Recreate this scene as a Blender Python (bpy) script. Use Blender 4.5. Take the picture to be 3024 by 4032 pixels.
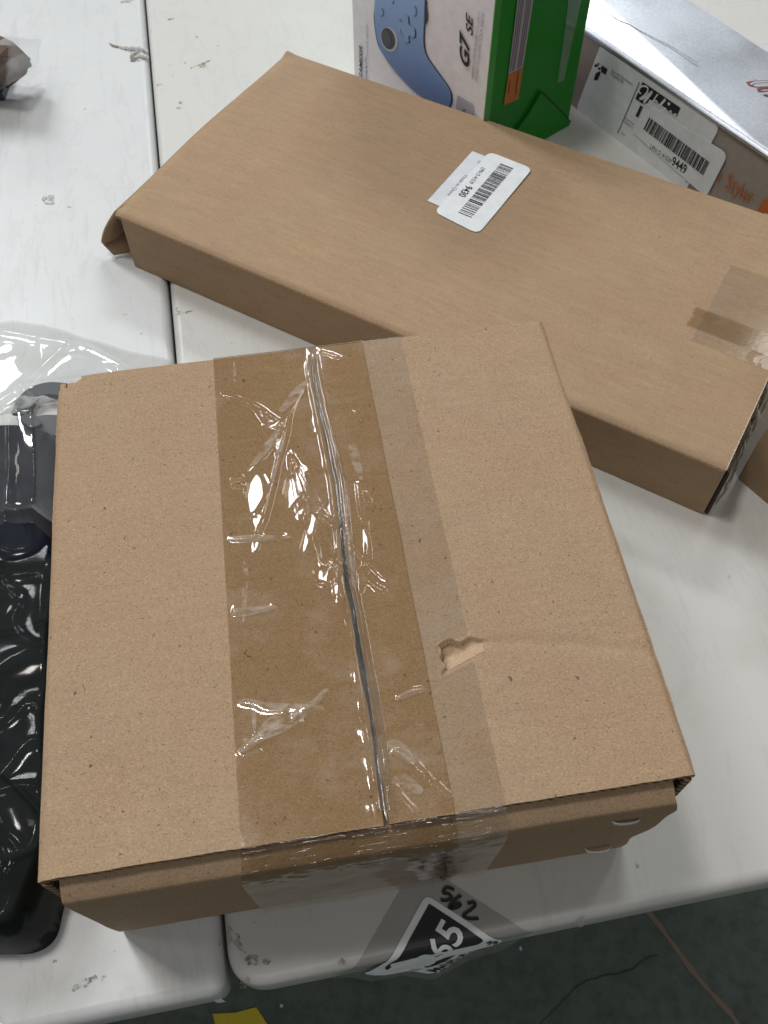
import bpy, bmesh, math, random
import numpy as np
from mathutils import Vector, Matrix, noise as mnoise

random.seed(7)
rng = np.random.default_rng(7)
scene = bpy.context.scene
for o in list(bpy.data.objects):
    bpy.data.objects.remove(o)
COL = scene.collection

# ------------------------------------------------------------------ camera
CAM_H = 0.6                      # camera height above the table tops (z = 0)
F_PX = 3638.6                    # focal length in pixels of the 3024 px wide photo
PITCH, ROLL = 0.5658, -0.0063
CROT = Matrix.Rotation(PITCH, 3, 'X') @ Matrix.Rotation(ROLL, 3, 'Z')
CPOS = Vector((0, 0, CAM_H))
cam_data = bpy.data.cameras.new('camera')
cam = bpy.data.objects.new('camera', cam_data)
COL.objects.link(cam)
cam.matrix_world = Matrix.Translation(CPOS) @ CROT.to_4x4()
cam_data.sensor_fit = 'HORIZONTAL'
cam_data.sensor_width = 36.0
cam_data.lens = 36.0 * F_PX / 3024.0
cam_data.clip_start = 0.01
cam_data.clip_end = 100
cam_data.dof.use_dof = True
cam_data.dof.focus_distance = 0.58
cam_data.dof.aperture_fstop = 30.0
scene.camera = cam

# ------------------------------------------------------------------ light of the hall
world = bpy.data.worlds.new('World')
scene.world = world
world.use_nodes = True
world.node_tree.nodes['Background'].inputs[0].default_value = (0.93, 0.97, 1.0, 1)
world.node_tree.nodes['Background'].inputs[1].default_value = 0.145

def area_lamp(name, loc, target, sx, sy, power, color=(0.97, 0.985, 1.0)):
    d = bpy.data.lights.new(name, 'AREA')
    d.shape = 'RECTANGLE'
    d.size, d.size_y = sx, sy
    d.energy = power
    d.color = color
    o = bpy.data.objects.new(name, d)
    COL.objects.link(o)
    o.location = loc
    o.rotation_euler = (Vector(target) - Vector(loc)).to_track_quat('-Z', 'Y').to_euler()
    return o

COOL, WARM = (0.95, 0.98, 1.0), (1.0, 0.955, 0.90)
area_lamp('ceiling_lamp', (-2.5, 3.2, 3.7), (0, 0.4, 0), 0.9, 1.7, 120, COOL)
area_lamp('ceiling_lamp', (-0.95, 0.72, 3.8), (0, 0.3, 0), 0.45, 0.45, 46, WARM)
area_lamp('ceiling_lamp', (0.50, 5.0, 3.8), (0, 0.6, 0), 1.8, 0.40, 104, COOL)
area_lamp('ceiling_lamp', (-2.7, 0.3, 3.7), (0, 0.4, 0), 0.35, 1.6, 9, WARM)
area_lamp('ceiling_lamp', (1.75, 2.6, 3.8), (0, 0.4, 0), 0.5, 2.2, 16, WARM)
area_lamp('ceiling_lamp', (0.6, -2.6, 3.7), (0, 0.3, 0), 1.4, 0.4, 27, WARM)
scene.view_settings.view_transform = 'Standard'
scene.view_settings.look = 'None'
scene.view_settings.exposure = 0.05
scene.view_settings.gamma = 1.0
scene.cycles.use_denoising = True
scene.cycles.max_bounces = 10
scene.cycles.transparent_max_bounces = 24
scene.cycles.caustics_reflective = False
scene.cycles.caustics_refractive = False
scene.cycles.sample_clamp_indirect = 4.0

# ------------------------------------------------------------------ photo pixels -> real planes
def ray(px, py):
    return CROT @ Vector(((px - 1512) / F_PX, -(py - 2016) / F_PX, -1))
def at(px, py, z=0.0):
    d = ray(px, py)
    return CPOS + d * ((z - CPOS.z) / d.z)
def on_plane(px, py, origin, normal):
    d = ray(px, py)
    return CPOS + d * ((origin - CPOS).dot(normal) / d.dot(normal))

class Frame:
    """a local frame (origin, angle about z) in which a thing and its parts are built"""
    def __init__(s, origin, ang):
        s.o = Vector(origin); s.a = ang
        s.u = Vector((math.cos(ang), math.sin(ang), 0)); s.v = Vector((-math.sin(ang), math.cos(ang), 0))
    def uv(s, px, py, z):
        d = at(px, py, z + s.o.z) - s.o
        return (d.dot(s.u), d.dot(s.v))
    def uz(s, px, py, v=0.0):            # point on the vertical plane v = const
        d = on_plane(px, py, s.o + s.v * v, s.v) - s.o
        return (d.dot(s.u), d.z)
    def vz(s, px, py, u=0.0):            # point on the vertical plane u = const
        d = on_plane(px, py, s.o + s.u * u, s.u) - s.o
        return (d.dot(s.v), d.z)
    def loc(s, w):
        d = Vector(w) - s.o
        return Vector((d.dot(s.u), d.dot(s.v), d.z))

# ------------------------------------------------------------------ material helpers
def new_mat(name):
    m = bpy.data.materials.new(name)
    m.use_nodes = True
    nt = m.node_tree
    nt.nodes.clear()
    out = nt.nodes.new('ShaderNodeOutputMaterial')
    return m, nt, out

def nd(nt, t, **kw):
    n = nt.nodes.new(t)
    for k, v in kw.items():
        if k.startswith('i_'):
            key = k[2:]
            n.inputs[int(key) if key.isdigit() else key.replace('_', ' ')].default_value = v
        else:
            setattr(n, k, v)
    return n

def ramp(nt, fac, stops, interp='LINEAR'):
    r = nt.nodes.new('ShaderNodeValToRGB')
    r.color_ramp.interpolation = interp
    while len(r.color_ramp.elements) < len(stops):
        r.color_ramp.elements.new(0.5)
    for e, (p, c) in zip(r.color_ramp.elements, stops):
        e.position = p
        e.color = (c, c, c, 1) if isinstance(c, (int, float)) else (*c, 1)
    nt.links.new(fac, r.inputs[0])
    return r.outputs[0]

def mix(nt, fac, a, b, mode='MIX'):
    m = nt.nodes.new('ShaderNodeMix')
    m.data_type = 'RGBA'
    m.blend_type = mode
    m.clamp_factor = True
    for sock, v in ((m.inputs[0], fac), (m.inputs[6], a), (m.inputs[7], b)):
        if hasattr(v, 'is_linked'):
            nt.links.new(v, sock)
        elif isinstance(v, (int, float)):
            sock.default_value = v if sock.type == 'VALUE' else (v, v, v, 1)
        else:
            sock.default_value = (*v, 1)
    return m.outputs[2]

def coords(nt, scale=(1, 1, 1), rot=(0, 0, 0)):
    tc = nt.nodes.new('ShaderNodeTexCoord')
    mp = nt.nodes.new('ShaderNodeMapping')
    mp.inputs['Scale'].default_value = scale
    mp.inputs['Rotation'].default_value = rot
    nt.links.new(tc.outputs['Object'], mp.inputs[0])
    return mp.outputs[0]

def tex_noise(nt, vec, scale, detail=4, rough=0.55, dist=0.0):
    n = nd(nt, 'ShaderNodeTexNoise')
    n.inputs['Scale'].default_value = scale
    n.inputs['Detail'].default_value = detail
    n.inputs['Roughness'].default_value = rough
    n.inputs['Distortion'].default_value = dist
    nt.links.new(vec, n.inputs['Vector'])
    return n.outputs[0]

def principled(nt, out, color, rough=0.5, metal=0.0, spec=0.5, bump=None, bump_d=0.001, bump_s=0.5, coat=0.0):
    b = nt.nodes.new('ShaderNodeBsdfPrincipled')
    if hasattr(color, 'is_linked'):
        nt.links.new(color, b.inputs['Base Color'])
    else:
        b.inputs['Base Color'].default_value = (*color, 1)
    if hasattr(rough, 'is_linked'):
        nt.links.new(rough, b.inputs['Roughness'])
    else:
        b.inputs['Roughness'].default_value = rough
    b.inputs['Metallic'].default_value = metal
    b.inputs['Specular IOR Level'].default_value = spec
    b.inputs['Coat Weight'].default_value = coat
    if bump is not None:
        bp = nt.nodes.new('ShaderNodeBump')
        bp.inputs['Strength'].default_value = bump_s
        bp.inputs['Distance'].default_value = bump_d
        nt.links.new(bump, bp.inputs['Height'])
        nt.links.new(bp.outputs[0], b.inputs['Normal'])
    nt.links.new(b.outputs[0], out.inputs[0])
    return b

def plain(name, color, rough=0.5, metal=0.0, spec=0.5):
    m, nt, out = new_mat(name)
    n = tex_noise(nt, coords(nt), 90, 3)
    c = mix(nt, ramp(nt, n, [(0.3, 0.0), (0.7, 1.0)]), tuple(x * 0.94 for x in color), tuple(min(1, x * 1.05) for x in color))
    principled(nt, out, c, rough, metal, spec)
    return m

def cardboard(name, base, fleck=1.0, streak=0.4, flute_axis=None, rot=0.0):
    m, nt, out = new_mat(name)
    v0 = coords(nt)
    vs = coords(nt, (35, 230, 120), (0, 0, rot))          # long fibres
    vf = coords(nt, (760, 1500, 900), (0, 0, rot + 0.5))
    vg = coords(nt, (1400, 700, 900), (0, 0, rot + 0.2))
    big = tex_noise(nt, v0, 11, 4)
    med = tex_noise(nt, v0, 55, 4, 0.6)
    fib = tex_noise(nt, vs, 1.0, 5, 0.65, 0.6)
    fine = tex_noise(nt, v0, 900, 3, 0.75)
    fine2 = tex_noise(nt, coords(nt, (800, 1500, 1000), (0, 0, rot + 0.3)), 1.0, 2, 0.6, 0.5)
    f1 = tex_noise(nt, vf, 1.0, 2, 0.5, 1.2)
    f2 = tex_noise(nt, vg, 1.0, 2, 0.5, 1.2)
    f3 = tex_noise(nt, coords(nt, (470, 390, 420), (0, 0, 0.9)), 1.0, 1, 0.4, 0.8)
    lo = tuple(x * 0.95 for x in base); hi = tuple(min(1, x * 1.07) for x in base)
    c = mix(nt, ramp(nt, med, [(0.3, 0.0), (0.7, 1.0)]), lo, hi)
    c = mix(nt, ramp(nt, big, [(0.35, 0.0), (0.65, 0.55)]), c, (base[0] * 1.10, base[1] * 1.03, base[2] * 0.96))
    blot = tex_noise(nt, coords(nt, (1, 1, 1), (0, 0, 1.1)), 17, 3, 0.5)
    c = mix(nt, ramp(nt, blot, [(0.45, 0.0), (0.70, 0.8)]), c, (base[0] * 1.02, base[1] * 0.93, base[2] * 0.93))
    c = mix(nt, ramp(nt, fib, [(0.35, 0.0), (0.68, streak)]), c, tuple(x * 0.76 for x in base))
    c = mix(nt, ramp(nt, fine, [(0.30, 0.25 + 0.35 * fleck), (0.56, 0.0)]), c, tuple(x * 0.55 for x in base))
    c = mix(nt, ramp(nt, fine2, [(0.50, 0.0), (0.72, 0.2 + 0.35 * fleck)]), c, tuple(min(1, x * 1.5) for x in base))
    c = mix(nt, ramp(nt, f1, [(0.61, 0.0), (0.72, 0.75 * fleck)]), c, (base[0] * 0.40, base[1] * 0.34, base[2] * 0.28))
    c = mix(nt, ramp(nt, f2, [(0.64, 0.0), (0.74, 0.45 * fleck)]), c, (min(1, base[0] * 1.5), min(1, base[1] * 1.55), min(1, base[2] * 1.6)))
    c = mix(nt, ramp(nt, f3, [(0.73, 0.0), (0.765, 0.8 * fleck)]), c, (base[0] * 0.25, base[1] * 0.22, base[2] * 0.2))
    h = fine
    if flute_axis is not None:
        w = nd(nt, 'ShaderNodeTexWave', wave_type='BANDS', bands_direction=flute_axis)
        w.inputs['Scale'].default_value = 45
        w.inputs['Distortion'].default_value = 0.4
        nt.links.new(v0, w.inputs['Vector'])
        h = mix(nt, 0.35, fine, w.outputs[1])
    principled(nt, out, c, 0.78, 0, 0.25, bump=h, bump_d=0.00022, bump_s=0.5)
    return m

KRAFT = (0.342, 0.243, 0.153)
M_kraft = cardboard('kraft_cardboard', KRAFT, 1.0, 0.25, 'Y')
M_kraft_soft = cardboard('kraft_cardboard_streaky', (0.340, 0.240, 0.148), 0.45, 0.6, 'X', 0.05)
M_kraft_torn = cardboard('torn_paper', (0.44, 0.32, 0.21), 0.5, 0.5)

def edge_mat(name):
    m, nt, out = new_mat(name)
    v = coords(nt)
    w = nd(nt, 'ShaderNodeTexWave', wave_type='BANDS', bands_direction='DIAGONAL')
    w.inputs['Scale'].default_value = 120
    w.inputs['Distortion'].default_value = 2.0
    nt.links.new(v, w.inputs['Vector'])
    c = mix(nt, w.outputs[1], (0.07, 0.045, 0.025), (0.36, 0.25, 0.15))
    principled(nt, out, c, 0.85, 0, 0.2)
    return m
M_edge = edge_mat('corrugated_edge')
M_kraft_in = plain('brown_inner_liner', (0.27, 0.18, 0.11), 0.9, 0, 0.1)
M_dark_inside = plain('shaded_inner_liner', (0.17, 0.115, 0.068), 0.9, 0, 0.1)  # liner colour darkened to paint the shade inside the open end

def table_mat(name, tint):
    m, nt, out = new_mat(name)
    v = coords(nt)
    big = tex_noise(nt, v, 3.2, 4, 0.6)
    med = tex_noise(nt, v, 22, 5, 0.65)
    st = tex_noise(nt, coords(nt, (9, 2.2, 5), (0, 0, 0.8)), 2.2, 6, 0.62, 0.5)
    sp = tex_noise(nt, v, 130, 2, 0.5)
    c = mix(nt, ramp(nt, big, [(0.35, 0.0), (0.7, 1.0)]), tint, tuple(x * 0.94 for x in tint))
    c = mix(nt, ramp(nt, med, [(0.50, 0.0), (0.8, 0.30)]), c, (0.42, 0.43, 0.38))
    c = mix(nt, ramp(nt, st, [(0.493, 0.0), (0.51, 0.22), (0.527, 0.0)]), c, (0.38, 0.39, 0.37))
    c = mix(nt, ramp(nt, sp, [(0.745, 0.0), (0.79, 0.5)]), c, (0.28, 0.26, 0.22))
    sc = tex_noise(nt, coords(nt, (70, 5, 20), (0, 0, 0.5)), 1.0, 3, 0.5, 0.3)
    sc2 = tex_noise(nt, coords(nt, (4, 80, 20), (0, 0, -0.3)), 1.0, 3, 0.5, 0.3)
    c = mix(nt, ramp(nt, sc, [(0.66, 0.0), (0.70, 0.22)]), c, (0.40, 0.40, 0.38))
    c = mix(nt, ramp(nt, sc2, [(0.68, 0.0), (0.72, 0.22)]), c, (0.38, 0.38, 0.36))
    r = ramp(nt, med, [(0.3, 0.34), (0.75, 0.5)])
    principled(nt, out, c, r, 0, 0.45, bump=tex_noise(nt, v, 420, 2), bump_d=0.0002, bump_s=0.25)
    return m
M_table = table_mat('white_plastic', (0.575, 0.592, 0.598))
M_table_dirty = table_mat('off_white_plastic', (0.545, 0.545, 0.522))
M_frame_metal = plain('dark_table_frame', (0.03, 0.03, 0.032), 0.5, 0.3)

def floor_mat():
    m, nt, out = new_mat('painted_concrete')
    v = coords(nt)
    a = tex_noise(nt, v, 5, 6, 0.62)
    b = tex_noise(nt, v, 60, 4, 0.6)
    d = tex_noise(nt, coords(nt, (1, 1, 1)), 230, 2, 0.5)
    c = mix(nt, ramp(nt, a, [(0.3, 0.0), (0.7, 1.0)]), (0.082, 0.112, 0.102), (0.115, 0.143, 0.115))
    c = mix(nt, ramp(nt, b, [(0.42, 0.0), (0.72, 0.7)]), c, (0.055, 0.068, 0.055))
    c = mix(nt, ramp(nt, d, [(0.72, 0.0), (0.78, 0.6)]), c, (0.2, 0.22, 0.19))
    principled(nt, out, c, 0.6, 0, 0.4, bump=b, bump_d=0.002, bump_s=0.2)
    return m
M_floor = floor_mat()

def film_mat(name, tint, milky=0.0, milk_scale=40, ior=1.5, rough=0.04, milk_col=(0.75, 0.73, 0.70), lo=0.45, hi=0.68, bump=0.0, gl=1.0, haze=0.30):
    """thin clear plastic: tinted see-through, Fresnel gloss, hazy where it does not stick"""
    m, nt, out = new_mat(name)
    v = coords(nt)
    n = tex_noise(nt, v, milk_scale, 5, 0.62, 0.7)
    n2 = tex_noise(nt, coords(nt, (1, 1.7, 1), (0, 0, 0.5)), milk_scale * 3.0, 4, 0.6, 0.5)
    fac = ramp(nt, mix(nt, 0.4, n, n2), [(lo, 0.0), (hi, milky)])
    tr = nd(nt, 'ShaderNodeBsdfTransparent')
    tcol = mix(nt, fac, tint, (0.93, 0.92, 0.90))
    nt.links.new(tcol, tr.inputs[0])
    df = nd(nt, 'ShaderNodeBsdfDiffuse')
    df.inputs[0].default_value = (*milk_col, 1)
    ms = nd(nt, 'ShaderNodeMixShader')
    half = nd(nt, 'ShaderNodeMath', operation='MULTIPLY')
    half.inputs[1].default_value = haze
    nt.links.new(fac, half.inputs[0])
    nt.links.new(half.outputs[0], ms.inputs[0])
    nt.links.new(tr.outputs[0], ms.inputs[1]); nt.links.new(df.outputs[0], ms.inputs[2])
    gls = nd(nt, 'ShaderNodeBsdfGlossy')
    gls.inputs['Roughness'].default_value = rough
    gls.inputs['Color'].default_value = (gl, gl, gl, 1)
    fr = nd(nt, 'ShaderNodeFresnel')
    geo = nd(nt, 'ShaderNodeNewGeometry')          # a sheet is shiny from both sides alike
    mr = nd(nt, 'ShaderNodeMapRange')
    mr.inputs['To Min'].default_value = ior
    mr.inputs['To Max'].default_value = 1.0 / ior
    nt.links.new(geo.outputs['Backfacing'], mr.inputs['Value'])
    nt.links.new(mr.outputs[0], fr.inputs['IOR'])
    if bump > 0:
        bp = nd(nt, 'ShaderNodeBump')
        bp.inputs['Strength'].default_value = 1.0
        bp.inputs['Distance'].default_value = bump
        nt.links.new(tex_noise(nt, v, 260, 3), bp.inputs['Height'])
        nt.links.new(bp.outputs[0], gls.inputs['Normal']); nt.links.new(bp.outputs[0], fr.inputs['Normal'])
    ms2 = nd(nt, 'ShaderNodeMixShader')
    nt.links.new(fr.outputs[0], ms2.inputs[0])
    nt.links.new(ms.outputs[0], ms2.inputs[1]); nt.links.new(gls.outputs[0], ms2.inputs[2])
    nt.links.new(ms2.outputs[0], out.inputs[0])
    return m

M_tape = film_mat('packing_tape_stuck', (0.845, 0.79, 0.695), 0.45, 22, 1.6, 0.085, (0.62, 0.55, 0.46), 0.50, 0.72, bump=0.00003)
M_tape_loose = film_mat('packing_tape_loose', (0.925, 0.905, 0.87), 0.6, 26, 1.5, 0.12, (0.60, 0.53, 0.45), 0.35, 0.7)
M_tape_grey = film_mat('grey_tape', (0.80, 0.79, 0.79), 0.5, 30, 1.5, 0.2, (0.5, 0.5, 0.5), 0.3, 0.7)
M_fold = film_mat('bunched_tape', (0.80, 0.79, 0.78), 1.0, 60, 1.6, 0.10, (0.55, 0.54, 0.52), 0.25, 0.6, haze=0.11)
M_film_clear = film_mat('clear_bag_film', (0.95, 0.955, 0.96), 0.0, 30, 1.42, 0.09, gl=0.36)
M_film_bag = film_mat('crinkled_bag_film', (0.95, 0.955, 0.96), 0.04, 30, 1.40, 0.05, (0.72, 0.73, 0.75), 0.35, 0.7, gl=0.75)
M_film = film_mat('clear_polythene', (0.94, 0.945, 0.95), 0.85, 9, 1.55, 0.07, (0.66, 0.68, 0.68), 0.25, 0.7, haze=0.09)
M_film_small = film_mat('clear_cellophane', (0.95, 0.955, 0.96), 0.12, 30, 1.33, 0.08, (0.75, 0.76, 0.78), 0.35, 0.7)

M_white_print = plain('label_paper', (0.74, 0.77, 0.80), 0.42)
M_white_under = plain('label_paper_under', (0.66, 0.69, 0.735), 0.45)
M_ink = plain('black_ink', (0.012, 0.012, 0.014), 0.5)
M_ink_grey = plain('grey_ink', (0.30, 0.31, 0.33), 0.5)
M_carton_white = plain('white_carton', (0.84, 0.82, 0.88), 0.35)
M_green = plain('green_carton', (0.008, 0.20, 0.010), 0.4, 0, 0.25)
M_green_edge = plain('bright_green_edge', (0.03, 0.26, 0.025), 0.33)
M_orange = plain('orange_print', (0.47, 0.13, 0.01), 0.45)
M_navy_print = plain('navy_print', (0.012, 0.016, 0.045), 0.4)
M_blue_text = plain('blue_print', (0.10, 0.10, 0.30), 0.45)
M_stick_dark = plain('charcoal_print', (0.035, 0.035, 0.05), 0.4)
M_stick_ring = plain('pale_ring_print', (0.50, 0.54, 0.62), 0.35)
M_pad_light = plain('light_blue_print', (0.25, 0.39, 0.66), 0.4)
M_grey_side = plain('grey_carton', (0.31, 0.265, 0.23), 0.3)  # silver side; warm dark tone paints in the reflection of the brown boxes
M_orange_text = plain('burnt_orange_print', (0.50, 0.13, 0.025), 0.4)
M_rose = plain('rose_foil', (0.34, 0.12, 0.09), 0.25, 0.7)
M_yellow = plain('yellow_floor_tape', (0.62, 0.50, 0.03), 0.45)
M_black_poly = None
M_staple = plain('steel_wire', (0.74, 0.73, 0.70), 0.45, 0.35)
M_joint = plain('sandy_joint_filler', (0.21, 0.17, 0.125), 0.9)
M_crack = plain('crack_filler', (0.040, 0.050, 0.044), 0.9)
M_brown_goods = plain('brown_card', (0.13, 0.078, 0.05), 0.7, 0, 0.15)
M_teal = plain('teal_print', (0.03, 0.20, 0.18), 0.4)
M_strap = plain('grey_webbing', (0.07, 0.076, 0.09), 0.7)

def blue_body_mat():
    m, nt, out = new_mat('blue_controller_print')
    tc = nd(nt, 'ShaderNodeTexCoord')
    sx = nd(nt, 'ShaderNodeSeparateXYZ')
    nt.links.new(tc.outputs['Object'], sx.inputs[0])
    c = ramp(nt, sx.outputs[2], [(0.0, (0.05, 0.085, 0.24)), (0.03, (0.08, 0.135, 0.33)), (0.075, (0.19, 0.31, 0.60)), (0.13, (0.28, 0.44, 0.76))])
    principled(nt, out, c, 0.4)
    return m
M_blue_body = blue_body_mat()

def silver_mat():
    m, nt, out = new_mat('silver_foil_card')
    v = coords(nt)
    n = tex_noise(nt, v, 420, 3, 0.6)
    n2 = tex_noise(nt, v, 12, 3)
    c = mix(nt, ramp(nt, n, [(0.35, 0.0), (0.65, 1.0)]), (0.40, 0.42, 0.46), (0.48, 0.505, 0.55))
    r = ramp(nt, n2, [(0.3, 0.30), (0.7, 0.42)])
    principled(nt, out, c, r, 0.72, 0.5, bump=n, bump_d=0.0002, bump_s=0.2)
    return m
M_silver = silver_mat()

def poly_mat(name, dark, alt, rough=0.22):
    m, nt, out = new_mat(name)
    v = coords(nt)
    n = tex_noise(nt, v, 6, 2)
    w = tex_noise(nt, coords(nt, (14, 26, 14), (0, 0, 0.35)), 1.0, 3, 0.5, 0.8)
    c = mix(nt, ramp(nt, n, [(0.42, 0.0), (0.58, 1.0)]), dark, alt)
    principled(nt, out, c, rough, 0, 0.06, bump=w, bump_d=0.003, bump_s=0.12)
    return m
M_black_poly = poly_mat('black_polythene', (0.005, 0.0065, 0.0065), (0.006, 0.010, 0.009), 0.5)
M_navy_cloth = poly_mat('navy_polythene', (0.006, 0.008, 0.014), (0.007, 0.010, 0.019), 0.5)

def stain_mat(name, col, dens):
    m, nt, out = new_mat(name)
    n = tex_noise(nt, coords(nt), 260, 4, 0.65)
    f = ramp(nt, n, [(0.42, 0.0), (0.70, dens)])
    tr = nd(nt, 'ShaderNodeBsdfTransparent')
    df = nd(nt, 'ShaderNodeBsdfDiffuse'); df.inputs[0].default_value = (*col, 1)
    ms = nd(nt, 'ShaderNodeMixShader')
    nt.links.new(f, ms.inputs[0]); nt.links.new(tr.outputs[0], ms.inputs[1]); nt.links.new(df.outputs[0], ms.inputs[2])
    nt.links.new(ms.outputs[0], out.inputs[0])
    return m
M_stain = stain_mat('brown_stain', (0.30, 0.22, 0.14), 0.6)
M_stain_grey = stain_mat('grey_scuff', (0.28, 0.27, 0.25), 0.5)

def air_mat():
    m, nt, out = new_mat('trapped_air')
    n = tex_noise(nt, coords(nt, (1, 1.6, 1), (0, 0, 0.6)), 120, 4, 0.6, 0.6)
    f = ramp(nt, n, [(0.36, 0.0), (0.70, 0.30)])
    tr = nd(nt, 'ShaderNodeBsdfTransparent')
    df = nd(nt, 'ShaderNodeBsdfDiffuse'); df.inputs[0].default_value = (0.72, 0.66, 0.60, 1)
    ms = nd(nt, 'ShaderNodeMixShader')
    nt.links.new(f, ms.inputs[0]); nt.links.new(tr.outputs[0], ms.inputs[1]); nt.links.new(df.outputs[0], ms.inputs[2])
    nt.links.new(ms.outputs[0], out.inputs[0])
    return m
M_air = air_mat()

# ------------------------------------------------------------------ object helpers
def link_mesh(name, me, mat, parent=None, smooth=False):
    o = bpy.data.objects.new(name, me)
    COL.objects.link(o)
    if isinstance(mat, (list, tuple)):
        for m in mat:
            me.materials.append(m)
    elif mat is not None:
        me.materials.append(mat)
    if parent is not None:
        o.parent = parent
    if smooth:
        me.polygons.foreach_set('use_smooth', [True] * len(me.polygons))
    me.update()
    return o

def mesh(name, verts, faces, mat, parent=None, smooth=False):
    me = bpy.data.meshes.new(name)
    me.from_pydata([tuple(v) for v in verts], [], faces)
    me.validate()
    bm = bmesh.new(); bm.from_mesh(me)
    bmesh.ops.recalc_face_normals(bm, faces=bm.faces)
    bm.to_mesh(me); bm.free()
    return link_mesh(name, me, mat, parent, smooth)

def thing(name, label, cat, loc=(0, 0, 0), rz=0.0, group=None):
    o = bpy.data.objects.new(name, None)
    COL.objects.link(o)
    o.empty_display_size = 0.03
    o.location = loc
    o.rotation_euler = (0, 0, rz)
    o['label'] = label
    o['category'] = cat
    if group:
        o['group'] = group
    return o

def box(name, x0, x1, y0, y1, z0, z1, mat, parent, bevel=0.0, seg=2):
    bm = bmesh.new()
    vs = [bm.verts.new(p) for p in ((x0, y0, z0), (x1, y0, z0), (x1, y1, z0), (x0, y1, z0), (x0, y0, z1), (x1, y0, z1), (x1, y1, z1), (x0, y1, z1))]
    for f in ((0, 3, 2, 1), (4, 5, 6, 7), (0, 1, 5, 4), (1, 2, 6, 5), (2, 3, 7, 6), (3, 0, 4, 7)):
        bm.faces.new([vs[i] for i in f])
    if bevel > 0:
        bmesh.ops.bevel(bm, geom=list(bm.edges), offset=bevel, segments=seg, affect='EDGES', profile=0.5)
    me = bpy.data.meshes.new(name)
    bm.to_mesh(me); bm.free()
    return link_mesh(name, me, mat, parent, smooth=False)

def slab(name, poly, fr, mat, parent, t=0.0002, lift=0.0):
    """polygon (2-D points in the plane frame fr=(origin, ex, ey)) with thickness t along ez"""
    O, ex, ey = fr
    ez = ex.cross(ey)
    n = len(poly)
    v = [O + ex * x + ey * y + ez * lift for x, y in poly] + [O + ex * x + ey * y + ez * (lift + t) for x, y in poly]
    faces = [list(range(n))[::-1], list(range(n, 2 * n))] + [[i, (i + 1) % n, n + (i + 1) % n, n + i] for i in range(n)]
    return mesh(name, v, faces, mat, parent)

def multi_slab(name, polys, fr, mat, parent, t=0.0001, lift=0.0):
    O, ex, ey = fr
    ez = ex.cross(ey)
    V, Fc = [], []
    for poly in polys:
        b = len(V); n = len(poly)
        V += [O + ex * x + ey * y + ez * lift for x, y in poly] + [O + ex * x + ey * y + ez * (lift + t) for x, y in poly]
        Fc += [[b + i for i in range(n)][::-1], [b + n + i for i in range(n)]] + [[b + i, b + (i + 1) % n, b + n + (i + 1) % n, b + n + i] for i in range(n)]
    return mesh(name, V, Fc, mat, parent)

def round_poly(pts, r, seg=6):
    """round the corners of a polygon; r = radius or list of radii"""
    out = []
    n = len(pts)
    for i in range(n):
        p = Vector(pts[i]); a = Vector(pts[i - 1]); b = Vector(pts[(i + 1) % n])
        rr = r[i] if isinstance(r, (list, tuple)) else r
        if rr <= 0:
            out.append(tuple(p)); continue
        da = (a - p).normalized(); db = (b - p).normalized()
        ang = da.angle(db)
        d = min(rr / math.tan(ang / 2), 0.45 * (a - p).length, 0.45 * (b - p).length)
        p0 = p + da * d; p1 = p + db * d
        for k in range(seg + 1):
            t = k / seg
            q = p0 * (1 - t) ** 2 + p * 2 * t * (1 - t) + p1 * t * t
            out.append((q.x, q.y))
    return out

def ribbon_poly(pts, w):
    """2-D polyline -> outline polygon of width w (w may be a list)"""
    P = [Vector(p) for p in pts]
    L, R = [], []
    for i, p in enumerate(P):
        d = (P[min(i + 1, len(P) - 1)] - P[max(i - 1, 0)]).normalized()
        nn = Vector((-d.y, d.x)) * ((w[i] if isinstance(w, (list, tuple)) else w) / 2)
        L.append(tuple(p + nn)); R.append(tuple(p - nn))
    return L + R[::-1]

def strip(name, pts, w, fr, mat, parent, t=0.0004, lift=0.0):
    """a thin band along a polyline, built from quads"""
    O, ex, ey = fr
    ez = ex.cross(ey)
    P = ribbon_poly(pts, w); n = len(pts)
    L, R = P[:n], P[n:][::-1]
    V = []
    for a, b in zip(L, R):
        for z in (lift, lift + t):
            V += [O + ex * a[0] + ey * a[1] + ez * z, O + ex * b[0] + ey * b[1] + ez * z]
    Fc = []
    for i in range(n - 1):
        a, b = i * 4, i * 4 + 4
        Fc += [[a + 2, a + 3, b + 3, b + 2], [a, a + 2, b + 2, b], [a + 1, b + 1, b + 3, a + 3], [a, b, b + 1, a + 1]]
    Fc += [[0, 1, 3, 2], [4 * n - 4, 4 * n - 2, 4 * n - 1, 4 * n - 3]]
    return mesh(name, V, Fc, mat, parent)

def smooth_line(pts, k=5):
    """Catmull-Rom through 2-D or 3-D points"""
    P = [Vector(p) for p in pts]
    out = []
    for i in range(len(P) - 1):
        p0, p1, p2, p3 = P[max(i - 1, 0)], P[i], P[i + 1], P[min(i + 2, len(P) - 1)]
        for j in range(k):
            t = j / k
            out.append(0.5 * ((2 * p1) + (p2 - p0) * t + (2 * p0 - 5 * p1 + 4 * p2 - p3) * t * t + (3 * p1 - p0 - 3 * p2 + p3) * t ** 3))
    out.append(P[-1])
    return [tuple(q) for q in out]

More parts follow.
